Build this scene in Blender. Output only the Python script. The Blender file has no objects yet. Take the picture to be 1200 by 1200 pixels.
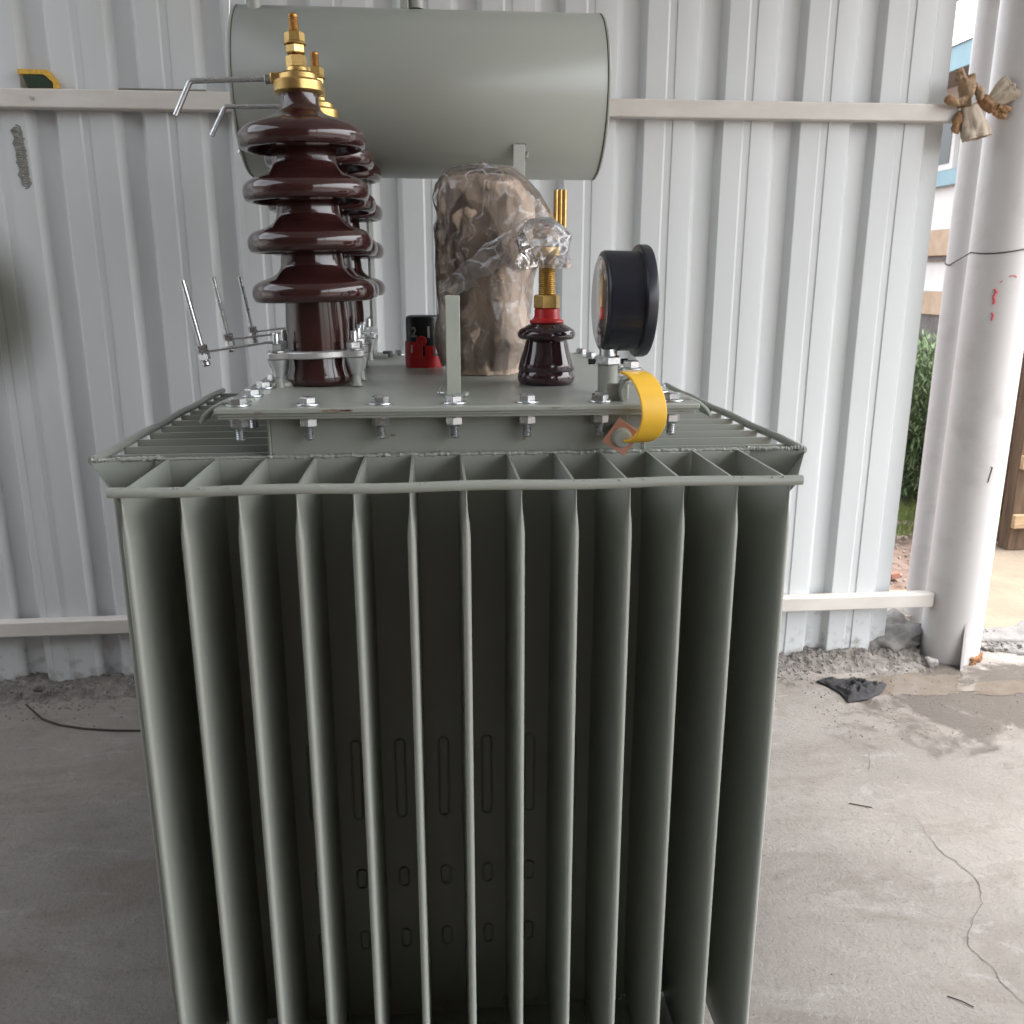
import bpy, bmesh, math, random
from math import sin, cos, pi, radians
from mathutils import Vector, Matrix, noise
random.seed(7)
sc = bpy.context.scene
C = sc.collection

# ---------------------------------------------------------------- camera
cam = bpy.data.cameras.new('camera'); cam_o = bpy.data.objects.new('camera', cam); C.objects.link(cam_o)
cam_o.location = (0, 0, 1.35)
cam_o.rotation_euler = (radians(90 - 14.86), 0, radians(-5.02))
cam.sensor_width = 36; cam.lens = 36 * 1042 / 1200
cam.clip_start = .05; cam.clip_end = 400
cam.dof.use_dof = True; cam.dof.focus_distance = 1.42; cam.dof.aperture_fstop = 11
sc.camera = cam_o
# ---------------------------------------------------------------- sky and sun (bright overcast)
SUN_EL, SUN_AZ = 62, 105        # azimuth clockwise from +Y
w = bpy.data.worlds.new('World'); sc.world = w; w.use_nodes = True
nt = w.node_tree; nt.nodes.clear()
sky = nt.nodes.new('ShaderNodeTexSky'); sky.sky_type = 'NISHITA'; sky.sun_disc = False
sky.sun_elevation = radians(SUN_EL); sky.sun_rotation = radians(SUN_AZ); sky.air_density = 1.0; sky.dust_density = 4
hs = nt.nodes.new('ShaderNodeHueSaturation'); hs.inputs['Saturation'].default_value = .22
bg = nt.nodes.new('ShaderNodeBackground'); bg.inputs['Strength'].default_value = .15
ow = nt.nodes.new('ShaderNodeOutputWorld')
nt.links.new(sky.outputs[0], hs.inputs['Color']); nt.links.new(hs.outputs[0], bg.inputs[0]); nt.links.new(bg.outputs[0], ow.inputs[0])
sl = bpy.data.lights.new('sun', 'SUN'); sl.energy = .5; sl.angle = radians(25); sl.color = (1, .97, .93)
so = bpy.data.objects.new('sun', sl); C.objects.link(so)
az, el = radians(SUN_AZ), radians(SUN_EL)
sd = Vector((sin(az) * cos(el), cos(az) * cos(el), sin(el)))
so.rotation_euler = sd.to_track_quat('Z', 'Y').to_euler(); so.location = (4, -3, 6)
sc.view_settings.view_transform = 'Standard'; sc.view_settings.look = 'None'
sc.view_settings.gamma = 1; sc.view_settings.use_curve_mapping = False
sc.view_settings.exposure = 2.66
sc.render.engine = 'CYCLES'
sc.cycles.use_denoising = True; sc.cycles.max_bounces = 10; sc.cycles.diffuse_bounces = 6; sc.cycles.transparent_max_bounces = 16
sc.cycles.caustics_reflective = False; sc.cycles.caustics_refractive = False

# ---------------------------------------------------------------- materials
def mat(name, col, rough=.5, metal=0, col2=None, scale=8, bump=0, bscale=60, coat=0, detail=6, stretch=None, lo=.35, hi=.65, rvar=0, spec=None):
    m = bpy.data.materials.new(name); m.use_nodes = True; n = m.node_tree.nodes; l = m.node_tree.links
    b = n['Principled BSDF']
    b.inputs['Base Color'].default_value = (*col, 1); b.inputs['Roughness'].default_value = rough; b.inputs['Metallic'].default_value = metal
    b.inputs['Coat Weight'].default_value = coat; b.inputs['Coat Roughness'].default_value = .06
    if spec is not None: b.inputs['Specular IOR Level'].default_value = spec
    tc = n.new('ShaderNodeTexCoord'); mp = n.new('ShaderNodeMapping'); l.new(tc.outputs['Object'], mp.inputs[0])
    if stretch: mp.inputs['Scale'].default_value = stretch
    if col2:
        t = n.new('ShaderNodeTexNoise'); t.inputs['Scale'].default_value = scale; t.inputs['Detail'].default_value = detail; t.inputs['Roughness'].default_value = .6
        l.new(mp.outputs[0], t.inputs[0])
        r = n.new('ShaderNodeMapRange'); r.inputs[1].default_value = lo; r.inputs[2].default_value = hi; l.new(t.outputs[0], r.inputs[0])
        x = n.new('ShaderNodeMix'); x.data_type = 'RGBA'; x.inputs[6].default_value = (*col, 1); x.inputs[7].default_value = (*col2, 1)
        l.new(r.outputs[0], x.inputs[0]); l.new(x.outputs[2], b.inputs['Base Color'])
        m['mix'] = x.name
        if rvar:
            q = n.new('ShaderNodeMapRange'); q.inputs[3].default_value = rough - rvar; q.inputs[4].default_value = rough + rvar
            q.inputs[1].default_value = lo; q.inputs[2].default_value = hi
            l.new(t.outputs[0], q.inputs[0]); l.new(q.outputs[0], b.inputs['Roughness'])
    if bump:
        t2 = n.new('ShaderNodeTexNoise'); t2.inputs['Scale'].default_value = bscale; t2.inputs['Detail'].default_value = 5
        l.new(mp.outputs[0], t2.inputs[0])
        bp = n.new('ShaderNodeBump'); bp.inputs['Strength'].default_value = 1; bp.inputs['Distance'].default_value = bump
        l.new(t2.outputs[0], bp.inputs['Height']); l.new(bp.outputs[0], b.inputs['Normal'])
    return m

PAINT = mat('grey_green_paint', (.285, .302, .270), .34, col2=(.30, .317, .285), scale=2.5, detail=2)
PAINT_ROUGH = mat('weld_paint', (.275, .29, .26), .42, col2=(.31, .325, .295), scale=120, bump=.0007, bscale=150)
ZINC = mat('zinc_steel', (.62, .64, .65), .33, .9, col2=(.45, .47, .48), scale=90, rvar=.1, bump=.0002, bscale=200)
ALU = mat('cast_aluminium', (.62, .63, .63), .42, .75, col2=(.5, .51, .52), scale=40, bump=.0004, bscale=160)
BRASS = mat('brass', (.62, .44, .17), .34, .95, col2=(.5, .33, .12), scale=60, rvar=.08)
COPPER_STUD = mat('bronze_stud', (.55, .30, .09), .4, .9, col2=(.38, .19, .06), scale=90)
PORC = mat('brown_porcelain', (.031, .010, .0095), .13, col2=(.038, .013, .012), scale=6, coat=.35, bump=.0004, bscale=14)
PORC2 = mat('dark_porcelain', (.03, .012, .018), .1, col2=(.036, .014, .02), scale=6, coat=.6)
RED = mat('red_plastic', (.62, .02, .025), .38, col2=(.55, .015, .02), scale=30)
BLACKP = mat('black_plastic', (.012, .013, .017), .4, col2=(.018, .019, .024), scale=40)
GAUGEB = mat('gauge_black_enamel', (.01, .012, .02), .33, col2=(.014, .016, .026), scale=20, bump=.0003, bscale=30)
WHITEP = mat('white_print', (.8, .8, .8), .5)
GREYP = mat('grey_print', (.4, .41, .42), .5)
YELLOW = mat('yellow_sleeve', (.86, .50, .045), .45, col2=(.90, .55, .06), scale=9, bump=.0006, bscale=25)
COPPER = mat('copper_lug', (.50, .27, .20), .45, .4, col2=(.42, .2, .14), scale=60)
PAPER = mat('kraft_paper', (.56, .44, .34), .65, col2=(.50, .385, .295), scale=7, bump=.0010, bscale=45)
RAILM = mat('rail_paint', (.50, .47, .43), .5, col2=(.58, .555, .52), scale=5, stretch=(1, 3, 3), bump=.0006, bscale=40)
POLE = mat('white_pole_paint', (.50, .49, .485), .42, col2=(.40, .385, .37), scale=7, bump=.0006, bscale=22, lo=.52, hi=.8)
SPY = mat('sponge_yellow', (.72, .46, .08), .9, col2=(.5, .28, .04), scale=90, bump=.003, bscale=200)
SPG = mat('sponge_green_scourer', (.018, .035, .02), .95, col2=(.03, .05, .03), scale=120, bump=.003, bscale=250)
WOOD = mat('old_timber', (.13, .08, .045), .8, col2=(.06, .035, .02), scale=6, stretch=(6, 6, .6), bump=.002, bscale=20)
WOODL = mat('pale_timber', (.46, .33, .2), .75, col2=(.3, .2, .11), scale=6, stretch=(.6, 6, 6), bump=.002, bscale=20)
PLANKW = mat('weathered_plank', (.42, .38, .34), .8, col2=(.25, .2, .17), scale=10, stretch=(.8, 5, 5), bump=.002, bscale=30)
WIREM = mat('dark_wire', (.035, .026, .02), .6, .4)
CLOTH = mat('black_cloth', (.010, .010, .012), .85, col2=(.017, .016, .018), scale=50, bump=.002, bscale=120)
GLOVEB = mat('beige_canvas', (.46, .40, .32), .85, col2=(.36, .30, .23), scale=25, bump=.0012, bscale=260)
GLOVEO = mat('brown_leather', (.32, .18, .085), .7, col2=(.20, .11, .05), scale=25, bump=.001, bscale=120)
GLOVET = mat('tan_leather', (.33, .23, .14), .75, col2=(.22, .14, .08), scale=25, bump=.001, bscale=120)
MORTAR = mat('grey_mortar', (.22, .21, .20), .9, col2=(.13, .125, .12), scale=14, bump=.008, bscale=40)
DIRT = mat('reddish_dirt', (.18, .125, .10), .95, col2=(.13, .088, .068), scale=9, bump=.02, bscale=22)
PATH = mat('pale_concrete_path', (.22, .175, .125), .9, col2=(.17, .135, .10), scale=4, bump=.004, bscale=50)
LEAF = mat('leaf_green', (.15, .21, .10), .75, col2=(.09, .14, .06), scale=14)
GRASSM = mat('grass_green', (.13, .2, .05), .7, col2=(.2, .22, .07), scale=14)
HOUSEW = mat('house_white_plaster', (.74, .74, .72), .85, col2=(.68, .68, .66), scale=3, bump=.002, bscale=30)
HOUSET = mat('tan_plaster', (.52, .40, .29), .85, col2=(.42, .31, .22), scale=6, bump=.003, bscale=30)
HOUSES = mat('grey_stone', (.20, .19, .18), .9, col2=(.13, .12, .115), scale=9, bump=.004, bscale=20)
BLUE = mat('blue_paint', (.26, .42, .48), .5, col2=(.22, .37, .43), scale=5)
GLASS = mat('window_glass', (.03, .04, .05), .08)
SOFFIT = mat('roof_boards', (.30, .27, .25), .8, col2=(.24, .21, .19), scale=5)
ROOFM = mat('shed_roof_sheet', (.74, .76, .76), .6, col2=(.68, .70, .71), scale=2)
BLOCKW = mat('added_wall_plaster', (.55, .54, .52), .9, col2=(.47, .46, .44), scale=3)
PEB = mat('gravel_grey', (.19, .175, .16), .92, col2=(.08, .072, .066), scale=30, bump=.004, bscale=80)
def paper_creases():
    n = PAPER.node_tree.nodes; l = PAPER.node_tree.links; b = n['Principled BSDF']; tc = n.new('ShaderNodeTexCoord')
    mp = n.new('ShaderNodeMapping'); mp.inputs['Scale'].default_value = (1, 1, .6); l.new(tc.outputs['Object'], mp.inputs[0])
    ns = n.new('ShaderNodeTexNoise'); ns.inputs['Scale'].default_value = 14; l.new(mp.outputs[0], ns.inputs[0])
    mx = n.new('ShaderNodeMix'); mx.data_type = 'RGBA'; mx.inputs[0].default_value = .035; l.new(mp.outputs[0], mx.inputs[6]); l.new(ns.outputs['Color'], mx.inputs[7])
    last = None
    for sc_, d in ((17, .0022), (34, .0009)):
        v = n.new('ShaderNodeTexVoronoi'); v.feature = 'DISTANCE_TO_EDGE'; v.inputs['Scale'].default_value = sc_; l.new(mx.outputs[2], v.inputs[0])
        q = n.new('ShaderNodeMapRange'); q.inputs[2].default_value = .25; l.new(v.outputs['Distance'], q.inputs[0])
        bp = n.new('ShaderNodeBump'); bp.inputs['Distance'].default_value = d * 2.2; l.new(q.outputs[0], bp.inputs['Height'])
        if last: l.new(last.outputs[0], bp.inputs['Normal'])
        last = bp
    l.new(last.outputs[0], b.inputs['Normal'])
paper_creases()
FILM = bpy.data.materials.new('clear_film'); FILM.use_nodes = True
def film():
    n = FILM.node_tree.nodes; l = FILM.node_tree.links; n.clear()
    o = n.new('ShaderNodeOutputMaterial'); tr = n.new('ShaderNodeBsdfTransparent'); tr.inputs[0].default_value = (.985, .98, .975, 1)
    gl = n.new('ShaderNodeBsdfGlossy'); gl.inputs['Roughness'].default_value = .12; gl.inputs[0].default_value = (.95, .95, .97, 1)
    df = n.new('ShaderNodeBsdfDiffuse'); df.inputs[0].default_value = (.75, .75, .77, 1)
    lw = n.new('ShaderNodeLayerWeight'); lw.inputs[0].default_value = .31
    tc = n.new('ShaderNodeTexCoord'); v = n.new('ShaderNodeTexNoise'); v.inputs['Scale'].default_value = 22; v.inputs['Detail'].default_value = 4; v.inputs['Distortion'].default_value = .3
    l.new(tc.outputs['Object'], v.inputs[0])
    bp = n.new('ShaderNodeBump'); bp.inputs['Distance'].default_value = .0030; l.new(v.outputs[0], bp.inputs['Height'])
    for s in (gl, lw, df): l.new(bp.outputs[0], s.inputs['Normal'])
    v2 = n.new('ShaderNodeTexNoise'); v2.inputs['Scale'].default_value = 16; v2.inputs['Distortion'].default_value = .3; v2.inputs['Detail'].default_value = 1.5; l.new(tc.outputs['Object'], v2.inputs[0])
    r = n.new('ShaderNodeMapRange'); sb = n.new('ShaderNodeMath'); sb.operation = 'SUBTRACT'; sb.inputs[1].default_value = .5; l.new(v2.outputs[0], sb.inputs[0])
    ab = n.new('ShaderNodeMath'); ab.operation = 'ABSOLUTE'; l.new(sb.outputs[0], ab.inputs[0])
    r.inputs[1].default_value = 0; r.inputs[2].default_value = .010; r.inputs[3].default_value = .42; r.inputs[4].default_value = .05; l.new(ab.outputs[0], r.inputs[0])  # pale diffuse streaks painted in as crinkle highlights
    m1 = n.new('ShaderNodeMixShader'); l.new(r.outputs[0], m1.inputs[0]); l.new(tr.outputs[0], m1.inputs[1]); l.new(df.outputs[0], m1.inputs[2])
    m2 = n.new('ShaderNodeMixShader'); l.new(lw.outputs['Fresnel'], m2.inputs[0]); l.new(m1.outputs[0], m2.inputs[1]); l.new(gl.outputs[0], m2.inputs[2])
    l.new(m2.outputs[0], o.inputs[0])
film()
FILM2 = FILM.copy(); FILM2.name = 'gathered_film'        # film copy with stronger gloss and painted highlight streaks
for n_ in FILM2.node_tree.nodes:
    if n_.type == 'LAYER_WEIGHT': n_.inputs[0].default_value = .43
    if n_.type == 'MAP_RANGE': n_.inputs[2].default_value = .03; n_.inputs[3].default_value = .55; n_.inputs[4].default_value = .14

def wall_paint():
    m = mat('pale_sheet_paint', (.515, .535, .542), .38, col2=(.55, .57, .577), scale=3, stretch=(1, 1, .35), bump=.0012, bscale=5, rvar=.05)
    n = m.node_tree.nodes; l = m.node_tree.links; b = n['Principled BSDF']; mix = n[m['mix']]
    tc = n.new('ShaderNodeTexCoord'); sp = n.new('ShaderNodeSeparateXYZ'); l.new(tc.outputs['Object'], sp.inputs[0])
    # soft-edged dark olive patch on the left part of the sheet
    def blob(cx, cz, rx, rz):
        mp = n.new('ShaderNodeMapping'); mp.vector_type = 'POINT'; mp.inputs['Scale'].default_value = (1 / rx, 0, 1 / rz); mp.inputs['Location'].default_value = (-cx / rx, 0, -cz / rz)
        l.new(tc.outputs['Object'], mp.inputs[0]); ln = n.new('ShaderNodeVectorMath'); ln.operation = 'LENGTH'; l.new(mp.outputs[0], ln.inputs[0])
        r = n.new('ShaderNodeMapRange'); r.interpolation_type = 'SMOOTHSTEP'; r.inputs[1].default_value = 1; r.inputs[2].default_value = .25; r.inputs[3].default_value = 0; r.inputs[4].default_value = .85; l.new(ln.outputs['Value'], r.inputs[0]); return r
    r = blob(-1.33, 1.24, .2, .30)
    x = n.new('ShaderNodeMix'); x.data_type = 'RGBA'; x.inputs[7].default_value = (.085, .085, .055, 1); l.new(r.outputs[0], x.inputs[0]); l.new(mix.outputs[2], x.inputs[6])
    # mud splashes at the foot
    t = n.new('ShaderNodeTexNoise'); t.inputs['Scale'].default_value = 28; t.inputs['Detail'].default_value = 6; l.new(tc.outputs['Object'], t.inputs[0])
    h = n.new('ShaderNodeMapRange'); h.inputs[1].default_value = 0; h.inputs[2].default_value = .28; h.inputs[3].default_value = .25; h.inputs[4].default_value = -.22; l.new(sp.outputs[2], h.inputs[0])
    a = n.new('ShaderNodeMath'); a.operation = 'ADD'; l.new(t.outputs[0], a.inputs[0]); l.new(h.outputs[0], a.inputs[1])
    rr = n.new('ShaderNodeMapRange'); rr.inputs[1].default_value = .62; rr.inputs[2].default_value = .85; rr.inputs[4].default_value = .6; l.new(a.outputs[0], rr.inputs[0])
    y = n.new('ShaderNodeMix'); y.data_type = 'RGBA'; y.inputs[7].default_value = (.17, .15, .13, 1); l.new(rr.outputs[0], y.inputs[0]); l.new(x.outputs[2], y.inputs[6]); l.new(y.outputs[2], b.inputs['Base Color'])
    return m
SHEET = wall_paint()

def floor_mat():
    m = bpy.data.materials.new('worn_concrete'); m.use_nodes = True; n = m.node_tree.nodes; l = m.node_tree.links; b = n['Principled BSDF']
    tc = n.new('ShaderNodeTexCoord')
    def N(scale, det=6, dist=0, rough=.6, st=(1, 1, 1)):
        mp = n.new('ShaderNodeMapping'); mp.inputs['Scale'].default_value = st; l.new(tc.outputs['Object'], mp.inputs[0])
        t = n.new('ShaderNodeTexNoise'); t.inputs['Scale'].default_value = scale; t.inputs['Detail'].default_value = det; t.inputs['Distortion'].default_value = dist; t.inputs['Roughness'].default_value = rough
        l.new(mp.outputs[0], t.inputs[0]); return t
    def MR(s, a, c, lo=0, hi=1):
        r = n.new('ShaderNodeMapRange'); r.inputs[1].default_value = a; r.inputs[2].default_value = c; r.inputs[3].default_value = lo; r.inputs[4].default_value = hi; l.new(s, r.inputs[0]); return r.outputs[0]
    def MX(f, a, bcol):
        x = n.new('ShaderNodeMix'); x.data_type = 'RGBA'; l.new(f, x.inputs[0])
        if isinstance(a, tuple): x.inputs[6].default_value = (*a, 1)
        else: l.new(a, x.inputs[6])
        x.inputs[7].default_value = (*bcol, 1); return x.outputs[2]
    c = MX(MR(N(1.6, 8, .4).outputs[0], .35, .65), (.16, .146, .133), (.225, .208, .19))
    c = MX(MR(N(3.3, 8, .8, .7, (.6, 1.6, 1)).outputs[0], .49, .64, 0, .6), c, (.13, .11, .094))
    c = MX(MR(N(7, 10, 1.2, .75, (.7, 1.3, 1)).outputs[0], .55, .72, 0, .6), c, (.33, .32, .31))
    c = MX(MR(N(26, 8, .3, .8).outputs[0], .53, .68, 0, .55), c, (.115, .104, .096))
    c = MX(MR(N(150, 3).outputs[0], .62, .68, 0, .75), c, (.075, .068, .06))
    l.new(c, b.inputs['Base Color'])
    # wet part near the foot of the column
    mp = n.new('ShaderNodeMapping'); mp.inputs['Scale'].default_value = (1 / .8, 1 / .38, 0); mp.inputs['Location'].default_value = (-1.9 / .8, -2.5 / .38, 0); l.new(tc.outputs['Object'], mp.inputs[0])
    ln = n.new('ShaderNodeVectorMath'); ln.operation = 'LENGTH'; l.new(mp.outputs[0], ln.inputs[0])
    ad = n.new('ShaderNodeMath'); ad.operation = 'MULTIPLY_ADD'; ad.inputs[1].default_value = -2.6; l.new(N(6, 10, .6, .7).outputs[0], ad.inputs[0]); l.new(ln.outputs['Value'], ad.inputs[2])
    wet = MR(ad.outputs[0], -.42, -.75)
    c2 = MX(wet, c, (.085, .074, .064))
    for k in list(b.inputs['Base Color'].links): l.remove(k)
    l.new(c2, b.inputs['Base Color'])
    rb = n.new('ShaderNodeMix'); rb.data_type = 'FLOAT'; rb.inputs[3].default_value = .28; l.new(wet, rb.inputs[0]); l.new(MR(N(5).outputs[0], .3, .7, .55, .85), rb.inputs[2]); l.new(rb.outputs[0], b.inputs['Roughness'])
    bp = n.new('ShaderNodeBump'); bp.inputs['Distance'].default_value = .0032
    mm = n.new('ShaderNodeMath'); mm.operation = 'ADD'; l.new(N(30, 12, 0, .8).outputs[0], mm.inputs[0]); l.new(MR(N(90, 4).outputs[0], .3, .7, 0, .35), mm.inputs[1]); l.new(mm.outputs[0], bp.inputs['Height']); l.new(bp.outputs[0], b.inputs['Normal'])
    return m
FLOOR = floor_mat()
PUD = mat('puddle_water', (.115, .095, .078), .04, col2=(.15, .13, .11), scale=14, bump=.0008, bscale=26)

# ---------------------------------------------------------------- geometry helpers
class G:
    def __init__(s): s.v = []; s.f = []
    def add(s, v, f, M=None):
        o = len(s.v)
        for p in v:
            p = Vector(p); s.v.append(M @ p if M else p)
        s.f += [tuple(i + o for i in q) for q in f]; return s
    def box(s, x0, x1, y0, y1, z0, z1, M=None):
        v = [(x, y, z) for x in (x0, x1) for y in (y0, y1) for z in (z0, z1)]
        return s.add(v, [(0, 1, 3, 2), (4, 6, 7, 5), (0, 4, 5, 1), (2, 3, 7, 6), (0, 2, 6, 4), (1, 5, 7, 3)], M)
    def lathe(s, prof, n=40, M=None, cap=True):
        v = []; f = []
        for r, z in prof: v += [(r * cos(2 * pi * i / n), r * sin(2 * pi * i / n), z) for i in range(n)]
        for j in range(len(prof) - 1):
            for i in range(n):
                k = (i + 1) % n; f.append((j * n + i, j * n + k, (j + 1) * n + k, (j + 1) * n + i))
        if cap:
            if prof[0][0] > 1e-6: f.append(tuple(range(n))[::-1])
            if prof[-1][0] > 1e-6: f.append(tuple((len(prof) - 1) * n + i for i in range(n)))
        return s.add(v, f, M)
    def hexa(s, r, z0, z1, M=None, rot=0):
        c = r * .1
        return s.lathe([(r * .9, z0), (r, z0 + c), (r, z1 - c), (r * .88, z1)], 6, (M or Matrix()) @ Matrix.Rotation(rot, 4, 'Z'))
    def tube(s, pts, r, n=8, M=None):
        pts = [Vector(p) for p in pts]; v = []; f = []; m = len(pts); up = None
        for i, p in enumerate(pts):
            t = (pts[min(i + 1, m - 1)] - pts[max(i - 1, 0)]).normalized()
            if up is None: up = Vector((0, 0, 1)) if abs(t.z) < .9 else Vector((1, 0, 0))
            a = t.cross(up).normalized(); up = a.cross(t).normalized()
            rr = r(i / (m - 1)) if callable(r) else r
            v += [p + rr * (cos(2 * pi * k / n) * a + sin(2 * pi * k / n) * up) for k in range(n)]
        for i in range(m - 1):
            for k in range(n):
                q = (k + 1) % n; f.append((i * n + k, i * n + q, (i + 1) * n + q, (i + 1) * n + k))
        f.append(tuple(range(n))[::-1]); f.append(tuple((m - 1) * n + k for k in range(n)))
        return s.add(v, f, M)
    def prism(s, poly, t0, t1, M=None):      # polygon in XY, extruded along Z
        n = len(poly); v = [(x, y, t0) for x, y in poly] + [(x, y, t1) for x, y in poly]
        f = [tuple(range(n))[::-1], tuple(range(n, 2 * n))] + [(i, (i + 1) % n, n + (i + 1) % n, n + i) for i in range(n)]
        return s.add(v, f, M)
    def strip(s, prof, wvec, th, M=None):    # centre line points, constant width vector, thickness
        pts = [Vector(p) for p in prof]; wv = Vector(wvec); v = []; f = []; m = len(pts)
        for i, p in enumerate(pts):
            t = (pts[min(i + 1, m - 1)] - pts[max(i - 1, 0)]).normalized(); nn = t.cross(wv).normalized() * th / 2
            v += [p - wv / 2 - nn, p + wv / 2 - nn, p + wv / 2 + nn, p - wv / 2 + nn]
        for i in range(m - 1):
            for k in range(4):
                q = (k + 1) % 4; f.append((i * 4 + k, i * 4 + q, i * 4 + 4 + q, i * 4 + 4 + k))
        f += [(3, 2, 1, 0), tuple((m - 1) * 4 + k for k in range(4))]
        return s.add(v, f, M)
    def obj(s, name, m, parent=None, smooth=True, bevel=0, seg=2, ang=35, sub=0, loc=None, weld=True):
        me = bpy.data.meshes.new(name); me.from_pydata(s.v, [], s.f); me.update()
        b = bmesh.new(); b.from_mesh(me); bmesh.ops.recalc_face_normals(b, faces=b.faces); b.to_mesh(me); b.free()
        me.materials.append(m)
        if smooth: me.shade_smooth(); me.set_sharp_from_angle(angle=radians(ang))
        o = bpy.data.objects.new(name, me); C.objects.link(o)
        if parent: o.parent = parent
        if loc: o.location = loc
        if bevel:
            md = o.modifiers.new('bevel', 'BEVEL'); md.width = bevel; md.segments = seg; md.limit_method = 'ANGLE'; md.angle_limit = radians(40)
            if smooth: md.harden_normals = False
        if sub: md = o.modifiers.new('subdiv', 'SUBSURF'); md.levels = sub; md.render_levels = sub
        return o

def thing(name, label, cat, loc=(0, 0, 0), group=None):
    o = bpy.data.objects.new(name, None); C.objects.link(o); o.location = loc; o.empty_display_size = .1
    o['label'] = label; o['category'] = cat
    if group: o['group'] = group
    return o
def tag(o, label=None, cat=None, group=None, kind=None):
    if label: o['label'] = label
    if cat: o['category'] = cat
    if group: o['group'] = group
    if kind: o['kind'] = kind
    return o
def dup(o, parent=None, off=(0, 0, 0), rz=None):
    c = o.copy(); C.objects.link(c); c.parent = parent; c.location = Vector(o.location) + Vector(off)
    if rz is not None: c.rotation_euler = (0, 0, rz)
    for ch in list(o.children):
        k = ch.copy(); C.objects.link(k); k.parent = c
    return c
def T(x, y, z): return Matrix.Translation((x, y, z))
def RX(a): return Matrix.Rotation(a, 4, 'X')
def RY(a): return Matrix.Rotation(a, 4, 'Y')
def RZ(a): return Matrix.Rotation(a, 4, 'Z')
def fbm(p, o=4): return noise.fractal(Vector(p), 1.0, 2.0, o)
def text(body, size, m, M, name, parent):
    cu = bpy.data.curves.new(name, 'FONT'); cu.body = body; cu.size = size; cu.extrude = .0006; cu.offset = .0007; cu.align_x = 'CENTER'; cu.align_y = 'CENTER'
    t = bpy.data.objects.new(name, cu); C.objects.link(t); bpy.context.view_layer.update()
    me = bpy.data.meshes.new_from_object(t); bpy.data.objects.remove(t); me.transform(M); me.materials.clear(); me.materials.append(m)
    o = bpy.data.objects.new(name, me); C.objects.link(o); o.parent = parent; return o

# ================================================================ SETTING
fl = G(); fl.add([(-9, -7, 0), (2.12, -7, 0), (2.12, 3.0, 0), (-9, 3.0, 0)], [(0, 1, 2, 3)])
floor = tag(fl.obj('concrete_floor', FLOOR), kind='structure')
o = G().add([(-150, -150, -.06), (150, -150, -.06), (150, 150, -.06), (-150, 150, -.06)], [(0, 1, 2, 3)]).obj('dirt_ground', DIRT); tag(o, kind='structure')
def sheet(name, poly, z, m, jit=0, kind='structure', parent=None):
    v = [(x, y, z) for x, y in poly]; o = G().add(v, [tuple(range(len(v)))]).obj(name, m, parent)
    if kind: tag(o, kind=kind)
    return o
# raised concrete path outside, and the apron to the right of the slab
g = G(); g.prism([(2.12, -5), (9, -5), (9, 3.02), (2.12, 3.02)], -.2, -.004); tag(g.obj('outside_slab', FLOOR), kind='structure')
g = G(); g.prism([(2.10, 3.04), (7, 3.04), (7, 5.2), (3.25, 4.5), (2.76, 4.22), (2.45, 3.7), (2.2, 3.3)], -.1, .012); tag(g.obj('concrete_path', PATH, bevel=.008), kind='structure')
# bumpy dirt patch seen through the gap
def bumpy(name, x0, x1, y0, y1, nx, ny, zf, m, kind):
    v = []; f = []
    for j in range(ny + 1):
        for i in range(nx + 1):
            x = x0 + (x1 - x0) * i / nx; y = y0 + (y1 - y0) * j / ny; v.append((x, y, zf(x, y)))
    for j in range(ny):
        for i in range(nx): a = j * (nx + 1) + i; f.append((a, a + 1, a + nx + 2, a + nx + 1))
    return tag(G().add(v, f).obj(name, m, ang=180), kind=kind)
bumpy('garden_soil', 1.0, 5.0, 3.18, 5.6, 80, 50, lambda x, y: -.03 + .03 * fbm((x * 5, y * 5, 0)) + .015 * fbm((x * 22, y * 22, 3)) - (.05 if x > 2.3 and y < 4.3 and x - 2.2 > (y - 3.2) * .7 else 0), DIRT, 'structure')

# crack in the floor
def crack(pts, w):
    P = [Vector((x, y, 0)) for x, y in pts]; out = []
    for a, b in zip(P, P[1:]):
        n = max(2, int((b - a).length / .012))
        for i in range(n):
            p = a.lerp(b, i / n); j = fbm((p.x * 40, p.y * 40, 5)) * .009; out.append(p + Vector((j, j * .5, 0)))
    v = []; f = []
    for i, p in enumerate(out):
        t = (out[min(i + 1, len(out) - 1)] - out[max(0, i - 1)]).normalized(); a = Vector((-t.y, t.x, 0)) * w * (.35 + .9 * abs(fbm((i * .31, 1, 2)))) * min(1, .3 + i / 12)
        v += [(p + a) + Vector((0, 0, .0015)), (p - a) + Vector((0, 0, .0015))]
    for i in range(len(out) - 1): f.append((2 * i, 2 * i + 1, 2 * i + 3, 2 * i + 2))
    CR = bpy.data.materials.get('crack_dark') or mat('crack_dark', (.07, .06, .05), .95, col2=(.12, .1, .09), scale=60)
    G().add(v, f).obj('crack', CR, floor)
crack([(1.215, 1.93), (1.2, 1.80), (1.205, 1.762), (1.222, 1.70), (1.226, 1.66), (1.187, 1.589), (1.14, 1.545), (1.093, 1.491), (1.085, 1.46), (1.098, 1.418), (1.09, 1.37), (1.104, 1.319), (1.12, 1.25), (1.13, 1.1), (1.2, .8)], .0014)
crack([(1.254, 2.30), (1.24, 2.22), (1.195, 2.135)], .0012)

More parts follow.
